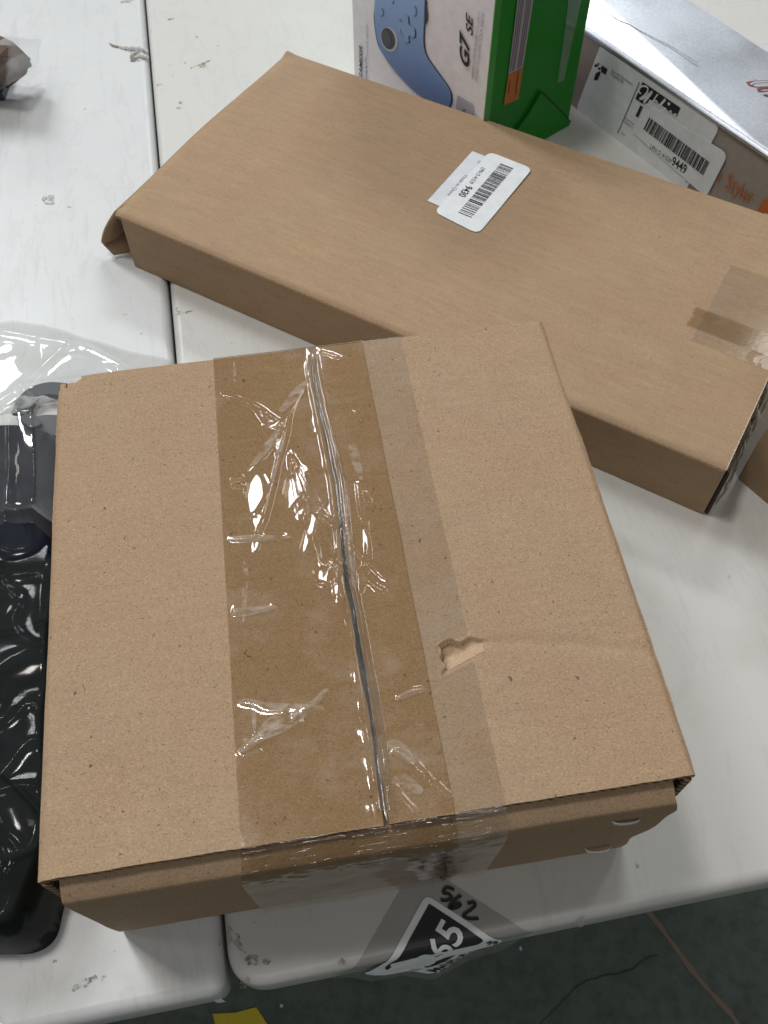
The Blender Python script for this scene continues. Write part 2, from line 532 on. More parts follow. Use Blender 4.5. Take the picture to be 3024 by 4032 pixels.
def grid_mesh(name, X, Y, Z, mat, parent, mask=None, smooth=True, thickness=0.0, edge_mat_=None):
    """X, Y, Z: arrays (nv, nu); mask: keep quads"""
    nv, nu = X.shape
    V = np.stack([X, Y, Z], -1).reshape(-1, 3)
    idx = np.arange(nv * nu).reshape(nv, nu)
    Q = np.stack([idx[:-1, :-1], idx[:-1, 1:], idx[1:, 1:], idx[1:, :-1]], -1).reshape(-1, 4)
    if mask is not None:
        Q = Q[mask[:-1, :-1].reshape(-1) & mask[1:, 1:].reshape(-1) & mask[:-1, 1:].reshape(-1) & mask[1:, :-1].reshape(-1)]
        used, inv = np.unique(Q.reshape(-1), return_inverse=True)
        V = V[used]; Q = inv.reshape(-1, 4)
    me = bpy.data.meshes.new(name)
    me.vertices.add(len(V)); me.vertices.foreach_set('co', V.astype(np.float32).reshape(-1))
    me.loops.add(Q.size); me.loops.foreach_set('vertex_index', Q.astype(np.int32).reshape(-1))
    me.polygons.add(len(Q)); me.polygons.foreach_set('loop_start', np.arange(0, Q.size, 4, dtype=np.int32))
    me.update(calc_edges=True)
    me.validate()
    if thickness > 0:
        bm = bmesh.new(); bm.from_mesh(me)
        top = list(bm.faces)
        bnd = [e for e in bm.edges if e.is_boundary]
        ret = bmesh.ops.extrude_edge_only(bm, edges=bnd)
        nv_ = [g for g in ret['geom'] if isinstance(g, bmesh.types.BMVert)]
        for v in nv_:
            v.co.z -= thickness
        for f in bm.faces:
            f.smooth = True
        for f in ret['geom']:
            if isinstance(f, bmesh.types.BMFace):
                f.material_index = 1 if edge_mat_ else 0
                f.smooth = False
                for e in f.edges:
                    e.smooth = not e.is_boundary and False
        bm.to_mesh(me); bm.free()
        return link_mesh(name, me, [mat, edge_mat_] if edge_mat_ else mat, parent)
    return link_mesh(name, me, mat, parent, smooth)

def vnoise(X, Y, scale, seed=0.0, octs=3):
    """cheap smooth value noise on arrays"""
    out = np.zeros_like(X); amp = 1.0; tot = 0
    for k in range(octs):
        s = scale * 2 ** k
        x = X * s + seed * 17.3 + k * 5.1; y = Y * s + seed * 9.7 - k * 3.3
        xi = np.floor(x); yi = np.floor(y); fx = x - xi; fy = y - yi
        fx = fx * fx * (3 - 2 * fx); fy = fy * fy * (3 - 2 * fy)
        def h(a, b):
            q = np.sin(a * 127.1 + b * 311.7 + seed * 13.7) * 43758.5453
            return q - np.floor(q)
        out += amp * ((h(xi, yi) * (1 - fx) + h(xi + 1, yi) * fx) * (1 - fy) + (h(xi, yi + 1) * (1 - fx) + h(xi + 1, yi + 1) * fx) * fy)
        tot += amp; amp *= 0.5
    return out / tot * 2 - 1

def seg_dist(X, Y, pts):
    """distance to a polyline and parameter 0..1 along it"""
    best = np.full(X.shape, 1e9); par = np.zeros(X.shape); side = np.zeros(X.shape)
    n = len(pts) - 1
    for i in range(n):
        (ax, ay), (bx, by) = pts[i], pts[i + 1]
        dx, dy = bx - ax, by - ay
        L = dx * dx + dy * dy + 1e-12
        t = np.clip(((X - ax) * dx + (Y - ay) * dy) / L, 0, 1)
        d = np.hypot(X - ax - t * dx, Y - ay - t * dy)
        s = np.sign((X - ax) * dy - (Y - ay) * dx)
        m = d < best
        best = np.where(m, d, best); par = np.where(m, (i + t) / n, par); side = np.where(m, s, side)
    return best, par, side

def text_polys(string, bold=0.0, shear=0.0):
    cu = bpy.data.curves.new('lettering', 'FONT')
    cu.body = string
    cu.size = 1.0
    cu.offset = bold
    cu.shear = shear
    cu.resolution_u = 3
    ob = bpy.data.objects.new('lettering', cu)
    COL.objects.link(ob)
    bpy.context.view_layer.update()
    me = bpy.data.meshes.new_from_object(ob.evaluated_get(bpy.context.evaluated_depsgraph_get()))
    bpy.data.objects.remove(ob); bpy.data.curves.remove(cu)
    return me

def text(name, string, fr, p0, width, height, mat, parent, bold=0.0, shear=0.0, lift=0.0003, ang=0.0):
    """lettering lying in the plane frame fr; starts at p0 (2-D), total width and cap height given"""
    O, ex, ey = fr
    ez = ex.cross(ey)
    me = text_polys(string, bold, shear)
    co = np.zeros(len(me.vertices) * 3); me.vertices.foreach_get('co', co); co = co.reshape(-1, 3)
    cap = text_polys('H', bold); cc = np.zeros(len(cap.vertices) * 3); cap.vertices.foreach_get('co', cc); cc = cc.reshape(-1, 3)
    ch = cc[:, 1].max() - max(0, cc[:, 1].min()); bpy.data.meshes.remove(cap)
    x0, x1 = co[:, 0].min(), co[:, 0].max()
    X = (co[:, 0] - x0) / (x1 - x0) * width
    Y = co[:, 1] / ch * height
    c, s = math.cos(ang), math.sin(ang)
    for i, v in enumerate(me.vertices):
        a = p0[0] + X[i] * c - Y[i] * s; b = p0[1] + X[i] * s + Y[i] * c
        v.co = O + ex * a + ey * b + ez * lift
    me.name = name
    return link_mesh(name, me, mat, parent)

def bars(name, fr, x0, x1, y0, y1, seed, mat, parent, lift, n=46):
    r = random.Random(seed)
    pos = [0.0]; polys = []
    ws = []
    for i in range(n):
        ws.append((r.choice([1, 1, 2, 3]), r.choice([1, 1, 1, 2, 3])))
    tot = sum(a + b for a, b in ws) - ws[-1][1]
    x = 0
    for a, b in ws:
        xa = x0 + (x1 - x0) * x / tot; xb = x0 + (x1 - x0) * (x + a) / tot
        polys.append([(xa, y0), (xb, y0), (xb, y1), (xa, y1)])
        x += a + b
    return multi_slab(name, polys, fr, mat, parent, 0.00005, lift)

# ------------------------------------------------------------------ the setting: floor
FLOOR_Z = -0.74
floor = mesh('floor', [(-8, -8, FLOOR_Z), (8, -8, FLOOR_Z), (8, 8, FLOOR_Z), (-8, 8, FLOOR_Z)], [[0, 1, 2, 3]], M_floor)
floor['kind'] = 'structure'
fl_fr = (Vector((0, 0, FLOOR_Z)), Vector((1, 0, 0)), Vector((0, 1, 0)))
def fpt(px, py):
    w = at(px, py, FLOOR_Z); return (w.x, w.y)
jl = [fpt(2560, 3600), fpt(2630, 3690), fpt(2720, 3815), fpt(2800, 3910), fpt(2870, 3985), fpt(2905, 4032)]
d0 = Vector(jl[-1]) - Vector(jl[0])
jl = smooth_line(jl, 4)
jl = [tuple(Vector(jl[0]) - d0 * 8)] + jl + [tuple(Vector(jl[-1]) + d0 * 8)]
wj = [0.0065 + 0.0012 * math.sin(i * 0.9) + 0.001 * math.sin(i * 2.3) for i in range(len(jl))]
strip('joint_strip', jl, wj, fl_fr, M_joint, floor, 0.0004, 0.0006)
jd = [(x + 0.004, y - 0.002) for x, y in jl]
strip('joint_edge', jd, 0.0026, fl_fr, M_crack, floor, 0.0003, 0.0002)
cr = [fpt(*q) for q in ((2590, 3758), (2560, 3768), (2520, 3790), (2480, 3818), (2430, 3832), (2390, 3838), (2350, 3850), (2310, 3862), (2282, 3878), (2250, 3905), (2200, 3960), (2130, 4032), (2080, 4100))]
cr = smooth_line(cr, 4)
cr = [(x + random.uniform(-.0008, .0008), y + random.uniform(-.0008, .0008)) for x, y in cr]
wc = [max(0.0006, 0.0022 * (1 - abs(i / len(cr) - 0.35) * 1.3)) for i in range(len(cr))]
strip('crack', cr, wc, fl_fr, M_crack, floor, 0.0003, 0.0004)
for (px, py, r) in ((1722, 3822, .004), (1108, 3962, .003), (2050, 3735, .003)):
    c = fpt(px, py)
    slab('paint_chip', [(c[0] + r * random.uniform(.6, 1) * math.cos(t), c[1] + r * random.uniform(.6, 1) * math.sin(t)) for t in np.linspace(0, 6.28, 9)[:-1]], fl_fr, M_stick_ring, floor, 0.0004, 0.0007)
ft = thing('floor_tape', 'piece of yellow tape stuck on the dark green floor below the table gap', 'floor tape', (0, 0, 0))
yp = [fpt(838, 3992), fpt(925, 3988), fpt(1010, 3966), fpt(1052, 4032), fpt(1100, 4110), fpt(890, 4150), fpt(850, 4040)]
slab('tape_strip', yp, fl_fr, M_yellow, ft, 0.0005, 0.0012)

# ------------------------------------------------------------------ tables
TA = 0.17786
TO = Vector((-0.08292, 0, 0)); TU = Vector((math.cos(TA), math.sin(TA), 0)); TV = Vector((-math.sin(TA), math.cos(TA), 0))
TO = TO + TV * 0.0533
def table(x0, x1, radii, label, mat):
    t = thing('folding_table', label, 'table', TO, TA, 'white folding tables pushed together')
    y0, y1 = 0.0, 1.83
    base = [(x0, y0), (x1, y0), (x1, y1), (x0, y1)]
    outl = round_poly(base, radii, 10)
    # rounded rim: stacked inset outlines
    R = 0.0075
    def inset(d):
        b = [(x0 + d, y0 + d), (x1 - d, y0 + d), (x1 - d, y1 - d), (x0 + d, y1 - d)]
        return round_poly(b, [max(0.001, r - d) for r in radii], 10)
    rings = []
    for k in range(7):
        a = math.pi / 2 * k / 6
        rings.append((inset(R * (1 - math.sin(a))), -R * (1 - math.cos(a))))
    rings = rings
    rings.append((inset(0.0), -0.030))
    rings.append((inset(0.004), -0.036))
    V, Fc = [], []
    n = len(rings[0][0])
    for pts, z in rings:
        V += [(x, y, z) for x, y in pts]
    for k in range(len(rings) - 1):
        for i in range(n):
            Fc.append([k * n + i, k * n + (i + 1) % n, (k + 1) * n + (i + 1) % n, (k + 1) * n + i])
    Fc.append(list(range(n))); Fc.append([(len(rings) - 1) * n + i for i in range(n)])
    top = mesh('tabletop', V, Fc, mat, t)
    for p in top.data.polygons:
        p.use_smooth = len(p.vertices) == 4
    # folding steel frame under the top
    fz = -0.062
    box('frame_rail', x0 + 0.012, x1 - 0.012, y0 + 0.008, y0 + 0.032, fz, -0.0365, M_frame_metal, t, 0.003)
    box('frame_rail', x0 + 0.012, x1 - 0.012, y1 - 0.034, y1 - 0.012, fz, -0.0365, M_frame_metal, t, 0.003)
    box('frame_rail', x0 + 0.006, x0 + 0.024, y0 + 0.034, y1 - 0.036, fz, -0.0365, M_frame_metal, t, 0.003)
    box('frame_rail', x1 - 0.024, x1 - 0.006, y0 + 0.034, y1 - 0.036, fz, -0.0365, M_frame_metal, t, 0.003)
    for yy in (y0 + 0.30, y1 - 0.30):
        for xx in (x0 + 0.10, x1 - 0.10):
            box('leg', xx - 0.013, xx + 0.013, yy - 0.013, yy + 0.013, FLOOR_Z, -0.037, M_frame_metal, t, 0.004)
        box('cross_bar', x0 + 0.114, x1 - 0.114, yy - 0.008, yy + 0.008, -0.50, -0.484, M_frame_metal, t, 0.003)
    return t
GAP = 0.0022
t_right = table(GAP / 2, 0.78, [0.024, 0.03, 0.03, 0.03], 'white plastic folding table on the right, under both large brown boxes', M_table_dirty)
t_left = table(-0.78, -GAP / 2, [0.03, 0.010, 0.03, 0.03], 'white plastic folding table on the left, with a torn dent by the seam', M_table)
TF = Frame(TO, TA)
tab_fr = (Vector((0, 0, 0)), Vector((1, 0, 0)), Vector((0, 1, 0)))

def blob(c, rx, ry, ang, n=14, jag=0.35, seed=0):
    r = random.Random(seed)
    out = []
    for k in range(n):
        a = 2 * math.pi * k / n
        q = 1 + r.uniform(-jag, jag)
        x, y = rx * q * math.cos(a), ry * q * math.sin(a)
        out.append((c[0] + x * math.cos(ang) - y * math.sin(ang), c[1] + x * math.sin(ang) + y * math.cos(ang)))
    return out
def stain(px, py, rx, ry, ang, tb, mat, seed):
    c = TF.uv(px, py, 0)
    slab('stain', blob(c, rx, ry, ang, 14, 0.35, seed), tab_fr, mat, tb, 0.00006, 0.00008 + seed * 0.000004)
SP = [(673, 75, .0042, .0022, .1), (775, 145, .0022, .0016, .3), (672, 257, .0016, .0014, 0), (728, 247, .0014, .0014, 0), (800, 250, .0135, .0024, .45), (800, 262, .0048, .003, .2),
      (678, 298, .0016, .0014, 0), (628, 335, .004, .0026, .1), (705, 425, .0026, .0022, 0), (858, 180, .0014, .0012, 0), (710, 405, .002, .003, .4)]
for i, (px, py, rx, ry, a) in enumerate(SP):
    stain(px, py, rx, ry, a, t_right, M_stain, i)
SP2 = [(505, 4, .0075, .0045, .2), (195, 790, .006, .009, .2), (272, 815, .002, .0018, 0), (333, 430, .0015, .001, 0), (557, 1313, .0013, .0013, 0), (491, 1240, .0018, .0015, 0)]
for i, (px, py, rx, ry, a) in enumerate(SP2):
    stain(px, py, rx, ry, a, t_left, M_stain if i == 0 else M_stain_grey, 20 + i)
SP3 = [(725, 1231, .008, .0016, 0.1), (700, 1220, .0018, .003, 0.2), (1000, 3780, .0055, .0035, .2), (1045, 3785, .0035, .002, .1), (960, 3872, .004, .0025, .2), (1000, 3630, .0009, .0009, 0),
       (925, 3700, .0028, .009, .5), (1345, 3790, .003, .002, .5), (2510, 3405, .0012, .0024, 0), (2300, 3630, .006, .002, .2)]
for i, (px, py, rx, ry, a) in enumerate(SP3):
    stain(px, py, rx, ry, a, t_right, M_stain_grey if i not in (2, 3, 4) else M_stain, 40 + i)
SP4 = [(217, 3785, .0012, .001, 0), (365, 3855, .0028, .0018, .2), (405, 3850, .0016, .0012, .2), (865, 3700, .001, .0035, 0), (330, 3875, .006, .002, .3), (640, 1830, .002, .002, 0)]
for i, (px, py, rx, ry, a) in enumerate(SP4):
    stain(px, py, rx, ry, a, t_left, M_stain_grey, 60 + i)

# torn dent beside the seam on the left table: a curled lip of plastic over a dirty gouge
g = [TF.uv(*q, 0) for q in ((430, 172), (455, 182), (480, 186), (520, 196), (560, 205), (583, 222), (560, 240), (525, 246), (512, 228), (516, 210), (470, 194))]
slab('gouge', g, tab_fr, M_stain_grey, t_left, 0.0001, 0.00045)
g2 = [TF.uv(*q, 0) for q in ((512, 222), (530, 214), (545, 222), (530, 240), (515, 244))]
slab('gouge', g2, tab_fr, M_joint, t_left, 0.0001, 0.0007)
g3 = [TF.uv(*q, 0) for q in ((428, 170), (447, 178), (470, 184), (462, 190), (440, 184))]
slab('gouge', g3, tab_fr, M_joint, t_left, 0.0001, 0.0007)
def curl(name, px_pts, w, h, tb, mat):
    P = smooth_line([TF.uv(*q, 0) for q in px_pts], 5)
    V, Fc = [], []
    m = 7
    for i, p in enumerate(P):
        a = P[max(i - 1, 0)]; b = P[min(i + 1, len(P) - 1)]
        d = Vector((b[0] - a[0], b[1] - a[1])).normalized(); nn = Vector((-d.y, d.x))
        f = math.sin(math.pi * (0.12 + 0.8 * i / (len(P) - 1)))
        for k in range(m):
            t = k / (m - 1) - 0.5
            V.append((p[0] + nn.x * w * t * f, p[1] + nn.y * w * t * f, 0.0006 + h * f * math.cos(t * math.pi) + 0.0006 * math.sin(i * 1.7)))
    for i in range(len(P) - 1):
        for k in range(m - 1):
            Fc.append([i * m + k, i * m + k + 1, (i + 1) * m + k + 1, (i + 1) * m + k])
    o = mesh(name, V, Fc, mat, tb, True)
    return o
curl('torn_lip', ((470, 186), (500, 192), (535, 194), (565, 198), (585, 205)), 0.007, 0.0035, t_left, M_table)
curl('torn_lip', ((530, 232), (550, 224), (570, 226), (588, 228)), 0.006, 0.003, t_left, M_table)
curl('torn_lip', ((528, 214), (545, 212), (555, 216)), 0.003, 0.003, t_left, M_table)
# chipped plastic at the front corner of the left table and the black gap filler
def slab_pts(name, px_pts, z, t, mat, tb):
    return slab(name, [TF.uv(*q, z) for q in px_pts], (Vector((0, 0, z)), Vector((1, 0, 0)), Vector((0, 1, 0))), mat, tb, t)
slab_pts('chipped_edge', ((862, 3905), (880, 3938), (890, 3945), (862, 3950), (840, 3942)), -0.0305, 0.004, M_table, t_left)

# ------------------------------------------------------------------ square box in front
B1 = Frame((-0.1594, 0.0845, 0), 0.1513)
W1, D1, H1 = 0.3137, 0.3031, 0.1544
b1 = thing('cardboard_box', 'square brown cardboard box in front, with clear tape over its bulging top seam', 'box', B1.o, B1.a)
TH = 0.004
def uv1(px, py): return B1.uv(px, py, H1)
box('side_panel', 0.0, TH, 0.004, D1, 0.0, H1 - TH - 0.0006, M_kraft, b1, 0.0012)
box('side_panel', W1 - TH - 0.002, W1 - 0.002, 0.005, D1, 0.0, H1 - TH - 0.0006, M_kraft, b1, 0.0012)
box('back_panel', TH + 0.0005, W1 - TH - 0.0025, D1 - TH, D1 - 0.0003, 0.0, H1 - TH - 0.0006, M_kraft, b1, 0.001)
box('bottom_panel', TH + 0.0005, W1 - TH - 0.0025, 0.006, D1 - TH - 0.0005, 0.0008, 0.004, M_kraft, b1)
# front panel: rolls over at the top into the inner flap and leans in slightly to its foot
def front_panel():
    prof = [(0.060, 0.1466), (0.030, 0.1468), (0.012, 0.1468), (0.004, 0.1464), (-0.0010, 0.1452), (-0.0050, 0.1430), (-0.0076, 0.1410), (-0.0086, 0.1393), (-0.0088, 0.136), (-0.0082, 0.120), (-0.0062, 0.09), (-0.0036, 0.05), (-0.0012, 0.012), (0.0006, 0.0006)]
    prof = smooth_line(prof, 5)
    n = 240
    U = np.linspace(0, 1, n)
    nv = len(prof)
    X = np.zeros((nv, n)); Y = np.zeros((nv, n)); Z = np.zeros((nv, n))
    for i, (v, z) in enumerate(prof):
        ul = 0.0075 - 0.0055 * min(1, max(0, (0.138 - z) / 0.10))
        if v > 0.006: ul = 0.012
        ur = 0.3040 + 0.0055 * min(1, max(0, (0.142 - z) / 0.02))
        if z < 0.12:                       # torn, wavy right edge
            ur += 0.0010 * math.sin(z * 95 + 0.6) - 0.003 * max(0, (0.07 - z) / 0.07) - 0.0028 * math.exp(-((z - 0.045) / 0.012) ** 2)
        X[i] = ul + (ur - ul) * U
        Y[i] = v + 0.0006 * vnoise(X[i], X[i] * 0 + z, 16, 3, 2) * (1 if z > 0.1 else 0.5)
        Z[i] = z + 0.0006 * vnoise(X[i], X[i] * 0 + v * 3, 14, 5, 2) * (1 if z > 0.12 else 0.2 if z > 0.01 else 0)
    return grid_mesh('front_panel', X, Y, Z, M_kraft, b1)
front_panel()
box('board_edge', 0.0003, 0.0042, -0.0012, 0.0038, 0.108, H1 - TH - 0.0012, M_edge, b1, 0.0008)
box('board_edge', W1 - 0.0058, W1 - 0.0012, -0.0012, 0.0042, 0.120, H1 - TH - 0.0012, M_edge, b1, 0.0008)

SEAM = [uv1(*q) for q in ((1225, 1395), (1232, 1470), (1250, 1560), (1275, 1680), (1300, 1800), (1322, 1900), (1340, 2050), (1352, 2180), (1366, 2300), (1392, 2420), (1412, 2540), (1432, 2660), (1455, 2790), (1475, 2920), (1492, 3050), (1508, 3170), (1520, 3235))]
def seam_u(v):
    S_ = sorted([(b, a) for a, b in SEAM])
    return np.interp(v, [s[0] for s in S_], [s[1] for s in S_])
def top_bulge(u, v):
    return 0.0012 * np.sin(np.pi * np.clip(u / W1, 0, 1)) * np.sin(np.pi * np.clip(v / D1, 0, 1)) + 0.0005 * vnoise(u, v, 9, 2.0, 2)
def flap(side):
    nu, nv = (200, 380) if side == 0 else (290, 460)
    s = np.linspace(0, 1, nu); v = np.linspace(0.0, D1, nv)
    Sg, Vg = np.meshgrid(s, v)
    gap = (0.0009 + 0.0007 * np.clip((0.20 - Vg) / 0.10, 0, 1)) * (0.75 + 0.7 * vnoise(Vg, Vg * 0, 45, 31, 3))
    su = seam_u(Vg) + 0.0006 * vnoise(Vg, Vg * 0, 60, 4, 3)
    wob_l = 0.0006 * vnoise(Vg, Vg * 0, 22, 8, 3)
    wob_r = 0.0012 * vnoise(Vg, Vg * 0, 18, 6, 3) + 0.0008 * np.abs(vnoise(Vg, Vg * 0, 55, 9, 2))
    wob_f = 0.0005 * vnoise(Sg * 0.16, Sg * 0, 70, 11 + side, 3)
    if side == 0:
        Ug = wob_l + (su - gap - wob_l) * Sg
    else:
        ur = W1 + wob_r
        Ug = (su + gap) + (ur - su - gap) * Sg
    Y = Vg + wob_f * np.clip(1 - Vg / 0.02, 0, 1)
    Z = H1 + top_bulge(Ug, Vg)
    # outer folded edge rounds off, seam edge dips a little
    if side == 0:
        d = Ug
        Z -= 0.0022 * np.clip(1 - d / 0.004, 0, 1) ** 2
        ds = su - Ug
    else:
        d = W1 - Ug
        Z -= 0.0022 * np.clip(1 - d / 0.004, 0, 1) ** 2
        ds = Ug - su
    Z -= 0.0011 * np.exp(-(ds / 0.006) ** 2)
    mask = None
    if side == 0:
        mask = ~((Ug < 0.0145) & (Vg > D1 - 0.0075 + (Ug - 0.004) * 0.5 + 0.0012 * vnoise(Ug, Vg, 300, 3, 2)) & (Vg > D1 - 0.0075))
        # crushed corner at the back left
        r = np.hypot(Ug, D1 - Vg)
        Z -= 0.002 * np.exp(-(r / 0.016) ** 2)
    else:
        cd, ct_, cs_ = seg_dist(Ug, Vg, [uv1(1890, 2530), uv1(2200, 2530), uv1(2570, 2565)])
        Z -= 0.0007 * np.exp(-(cd / 0.0035) ** 2)
        # torn gouge in the paper
        jag = 0.0011 * vnoise(Ug, Vg, 260, 5, 2)
        u0 = 0.2027 + 0.0012 * np.sin(Vg * 700) + jag
        v0 = 0.0868 + 0.0009 * np.sin(Ug * 520) + jag
        low = 0.0700 + (Ug - 0.2027) * 0.33
        inside = (Ug > u0) & (Vg < v0) & (Vg > low - 0.001) & (Ug < 0.232)
        fall_u = np.clip(1 - (Ug - u0) / 0.026, 0, 1)
        fall_v = np.clip((Vg - low) / 0.006, 0, 1)
        Z -= np.where(inside, 0.0070 * fall_u * (0.30 + 0.70 * fall_v) * np.clip(0.45 + (Vg - low) / 0.014, 0, 1), 0)
        rim = np.exp(-((Ug - u0) / 0.0016) ** 2) * ((Vg < v0) & (Vg > low)) + np.exp(-((Vg - v0) / 0.0014) ** 2) * ((Ug > u0) & (Ug < 0.226))
        Z += np.where(inside, 0, 0.0003 * rim)
    o = grid_mesh('top_flap', Ug, Y, Z, M_kraft, b1, mask, True, TH, M_edge)
    if side == 1:
        core = inside & (Ug > u0 + 0.0018) & (Vg < v0 - 0.0016) & (Vg > low + 0.0006) & (Ug < 0.2275 + 0.002 * vnoise(Ug, Vg, 200, 9, 2))
        grid_mesh('torn_paper', Ug, Y, Z + 0.00025, M_kraft_torn, b1, core)
    return o
flap(0); flap(1)

# clear tape: sticks to the flaps, bridges the seam, wrinkles into ridges and bubbles
def c6(x, y): return uv1(800 + x * 0.5425, 1300 + y * 0.5425)
def c7(x, y): return uv1(800 + x * 0.663, 2300 + y * 0.663)
RIDGES = [  # points, height, half width
    ([c6(*q) for q in ((145, 475), (250, 520), (340, 555), (400, 600), (450, 680), (475, 700))], .0011, .0011),
    ([c6(*q) for q in ((340, 550), (430, 600), (500, 650), (540, 690), (470, 700))], .0012, .0010),
    ([c6(*q) for q in ((750, 370), (690, 480), (640, 580), (560, 720), (480, 860), (330, 1060))], .0008, .0014),
    ([c6(*q) for q in ((640, 590), (600, 760), (545, 960), (510, 1120), (450, 1350), (400, 1480), (378, 1605))], .0013, .0010),
    ([c6(*q) for q in ((560, 715), (545, 800), (530, 880), (540, 930))], .0011, .0009),
    ([c6(*q) for q in ((205, 1110), (255, 1098), (300, 1085))], .0011, .0009),
    ([c6(*q) for q in ((205, 1140), (270, 1150), (320, 1170))], .0008, .0008),
    ([c6(*q) for q in ((620, 905), (640, 1010), (665, 1180), (690, 1300), (740, 1420), (800, 1560), (850, 1700))], .0014, .0011),
    ([c6(*q) for q in ((630, 900), (690, 1040), (740, 1180), (800, 1310), (880, 1470), (940, 1620), (975, 1750))], .0015, .0010),
    ([c6(*q) for q in ((650, 930), (720, 1060), (800, 1230), (880, 1370), (990, 1455), (1100, 1600), (1190, 1700), (1350, 1850))], .0011, .0009),
    ([c6(*q) for q in ((1110, 1100), (1135, 1280), (1165, 1450), (1190, 1620), (1160, 1760), (1135, 1940))], .0012, .0009),
    ([c6(*q) for q in ((1110, 1750), (1190, 1830), (1260, 1890), (1330, 1920))], .0010, .0009),
    ([c6(*q) for q in ((1160, 1190), (1205, 1270))], .0007, .0008),
    ([c6(*q) for q in ((870, 1720), (900, 1760), (870, 1830), (840, 1870))], .0012, .0013),
    ([c6(*q) for q in ((945, 1720), (940, 1830), (965, 1960))], .0012, .0010),
    ([c6(*q) for q in ((1000, 1680), (1020, 1800), (1035, 1950), (1060, 2130))], .0011, .0009),
    ([c6(*q) for q in ((840, 170), (920, 190), (1000, 215))], .0008, .0009),
    ([c6(*q) for q in ((170, 1530), (400, 1525), (640, 1515))], .0006, .0013),
    ([c6(*q) for q in ((200, 2060), (330, 2050), (540, 2020))], .0006, .0014),
    ([c7(*q) for q in ((205, 1005), (320, 930), (450, 870), (600, 760), (740, 620))], .0006, .0020),
    ([c7(*q) for q in ((195, 700), (300, 715), (390, 750), (560, 740), (720, 740))], .0004, .0020),
    ([c7(*q) for q in ((330, 970), (430, 920), (520, 880), (600, 800))], .0005, .0018),
    ([c7(*q) for q in ((280, 880), (380, 830), (520, 790))], .0003, .0020),
    ([c7(*q) for q in ((1105, 1000), (1200, 1060), (1320, 1170), (1420, 1260), (1520, 1320))], .0013, .0010),
    ([c7(*q) for q in ((1130, 990), (1230, 1060), (1330, 1165))], .0011, .0009),
    ([c7(*q) for q in ((1360, 1190), (1430, 1260), (1490, 1310))], .0012, .0009),
    ([c7(*q) for q in ((1100, 1190), (1180, 1290), (1260, 1380))], .0009, .0009),
    ([c7(*q) for q in ((1140, 690), (1240, 645), (1320, 630))], .0008, .0009),
]
BLOBS = [(c6(385, 1190), .0062, .0120, -0.15, .0012), (c6(398, 1395), .0035, .0042, 0, .0009), (c6(380, 1560), .0022, .005, -.2, .0008), (c6(672, 1160), .0052, .0150, -0.28, .0010), (c6(705, 1310), .0036, .0070, -0.4, .0008), (c6(775, 1470), .0022, .0130, -0.42, .0008), (c6(930, 940), .0034, .0075, -.2, .0010), (c6(812, 690), .0024, .0065, 0, .0008),
         (c6(490, 690), .0045, .0024, -.5, .0008), (c6(540, 860), .0020, .006, -.2, .0006), (c6(1080, 610), .0016, .0016, 0, .0008), (c7(300, 925), .0016, .0012, .5, .0006), (c6(885, 1785), .0050, .0060, .4, .0009), (c6(955, 1880), .0022, .008, 0, .0008), (c6(790, 300), .0022, .010, -.15, .0006), (c6(860, 620), .002, .012, -.2, .0005), (c6(1175, 1450), .0018, .014, -.12, .0005)]

def tape_height(U, V, ridges=True):
    Z = top_bulge(U, V) + H1 + 0.0007
    if not ridges:
        return Z
    su = seam_u(V)
    ds = U - su
    k = np.clip((D1 - V) / 0.02, 0, 1) * np.clip(V / 0.01, 0, 1)
    # V-shaped trough in the seam with lifted shoulders, waving along its length
    wv = 0.55 + 0.45 * vnoise(V, V * 0 + 0.3, 30, 2, 3)
    Z += k * (0.0018 * np.exp(-((ds + 0.0030) / 0.0013) ** 2) * wv + 0.0017 * np.exp(-((ds - 0.0034) / 0.0014) ** 2) * (1.15 - 0.6 * wv) - 0.0010 * np.exp(-(ds / 0.0012) ** 2) + 0.0007 * np.exp(-(ds / 0.004) ** 2) * vnoise(U * 2.0, V, 70, 21, 1) + 0.0005 * np.exp(-((ds + 0.0052) / 0.002) ** 2) * vnoise(U, V, 130, 24, 1))
    Z += k * 0.0010 * np.exp(-(ds / 0.011) ** 2) * (0.5 + 0.5 * vnoise(U, V, 45, 7, 2))
    base_Z = Z
    Z = np.zeros_like(U)
    for pts, h, w in RIDGES:
        pts = [tuple(p) for p in smooth_line(pts, 3)]
        us = [p[0] for p in pts]; vs_ = [p[1] for p in pts]
        sel = (U > min(us) - .006) & (U < max(us) + .006) & (V > min(vs_) - .006) & (V < max(vs_) + .006)
        if not sel.any():
            continue
        d, t, s = seg_dist(U[sel], V[sel], pts)
        wob = 1.35 + 0.25 * vnoise(t * 0.2, t * 0, 30, h * 1e4, 1)
        env = np.clip(np.sin(np.pi * np.clip(t, 0.0, 1.0)) * 2.2, 0.0, 1) * np.clip(1.2 - 0.0 * t, 0, 1)
        env = np.maximum(env, 0.12)
        # sharp crest, one side steeper than the other
        ww = np.where(s > 0, w * 0.75, w * 1.5) * wob
        Z[sel] = Z[sel] + 1.45 * h * env * np.exp(-(d / ww) ** 2)
    keep = np.ones_like(U)
    fac = np.zeros_like(U)
    for c, rx, ry, a, h in BLOBS:
        x = (U - c[0]) * math.cos(a) + (V - c[1]) * math.sin(a); y = -(U - c[0]) * math.sin(a) + (V - c[1]) * math.cos(a)
        wob = 1 + 0.22 * vnoise(U, V, 150, 33, 1)
        r = ((x / rx) ** 2 + (y / ry) ** 2) * wob
        win = np.exp(-(r * 0.75) ** 2.5)
        fac += win * (0.243 * (U - c[0]) - 0.063 * (V - c[1])) + 0.2 * h * win
        keep *= 1 - 0.92 * win
    Z = base_Z + Z * keep + fac
    Z += 0.00008 * vnoise(U, V, 90, 12, 1)
    return Z

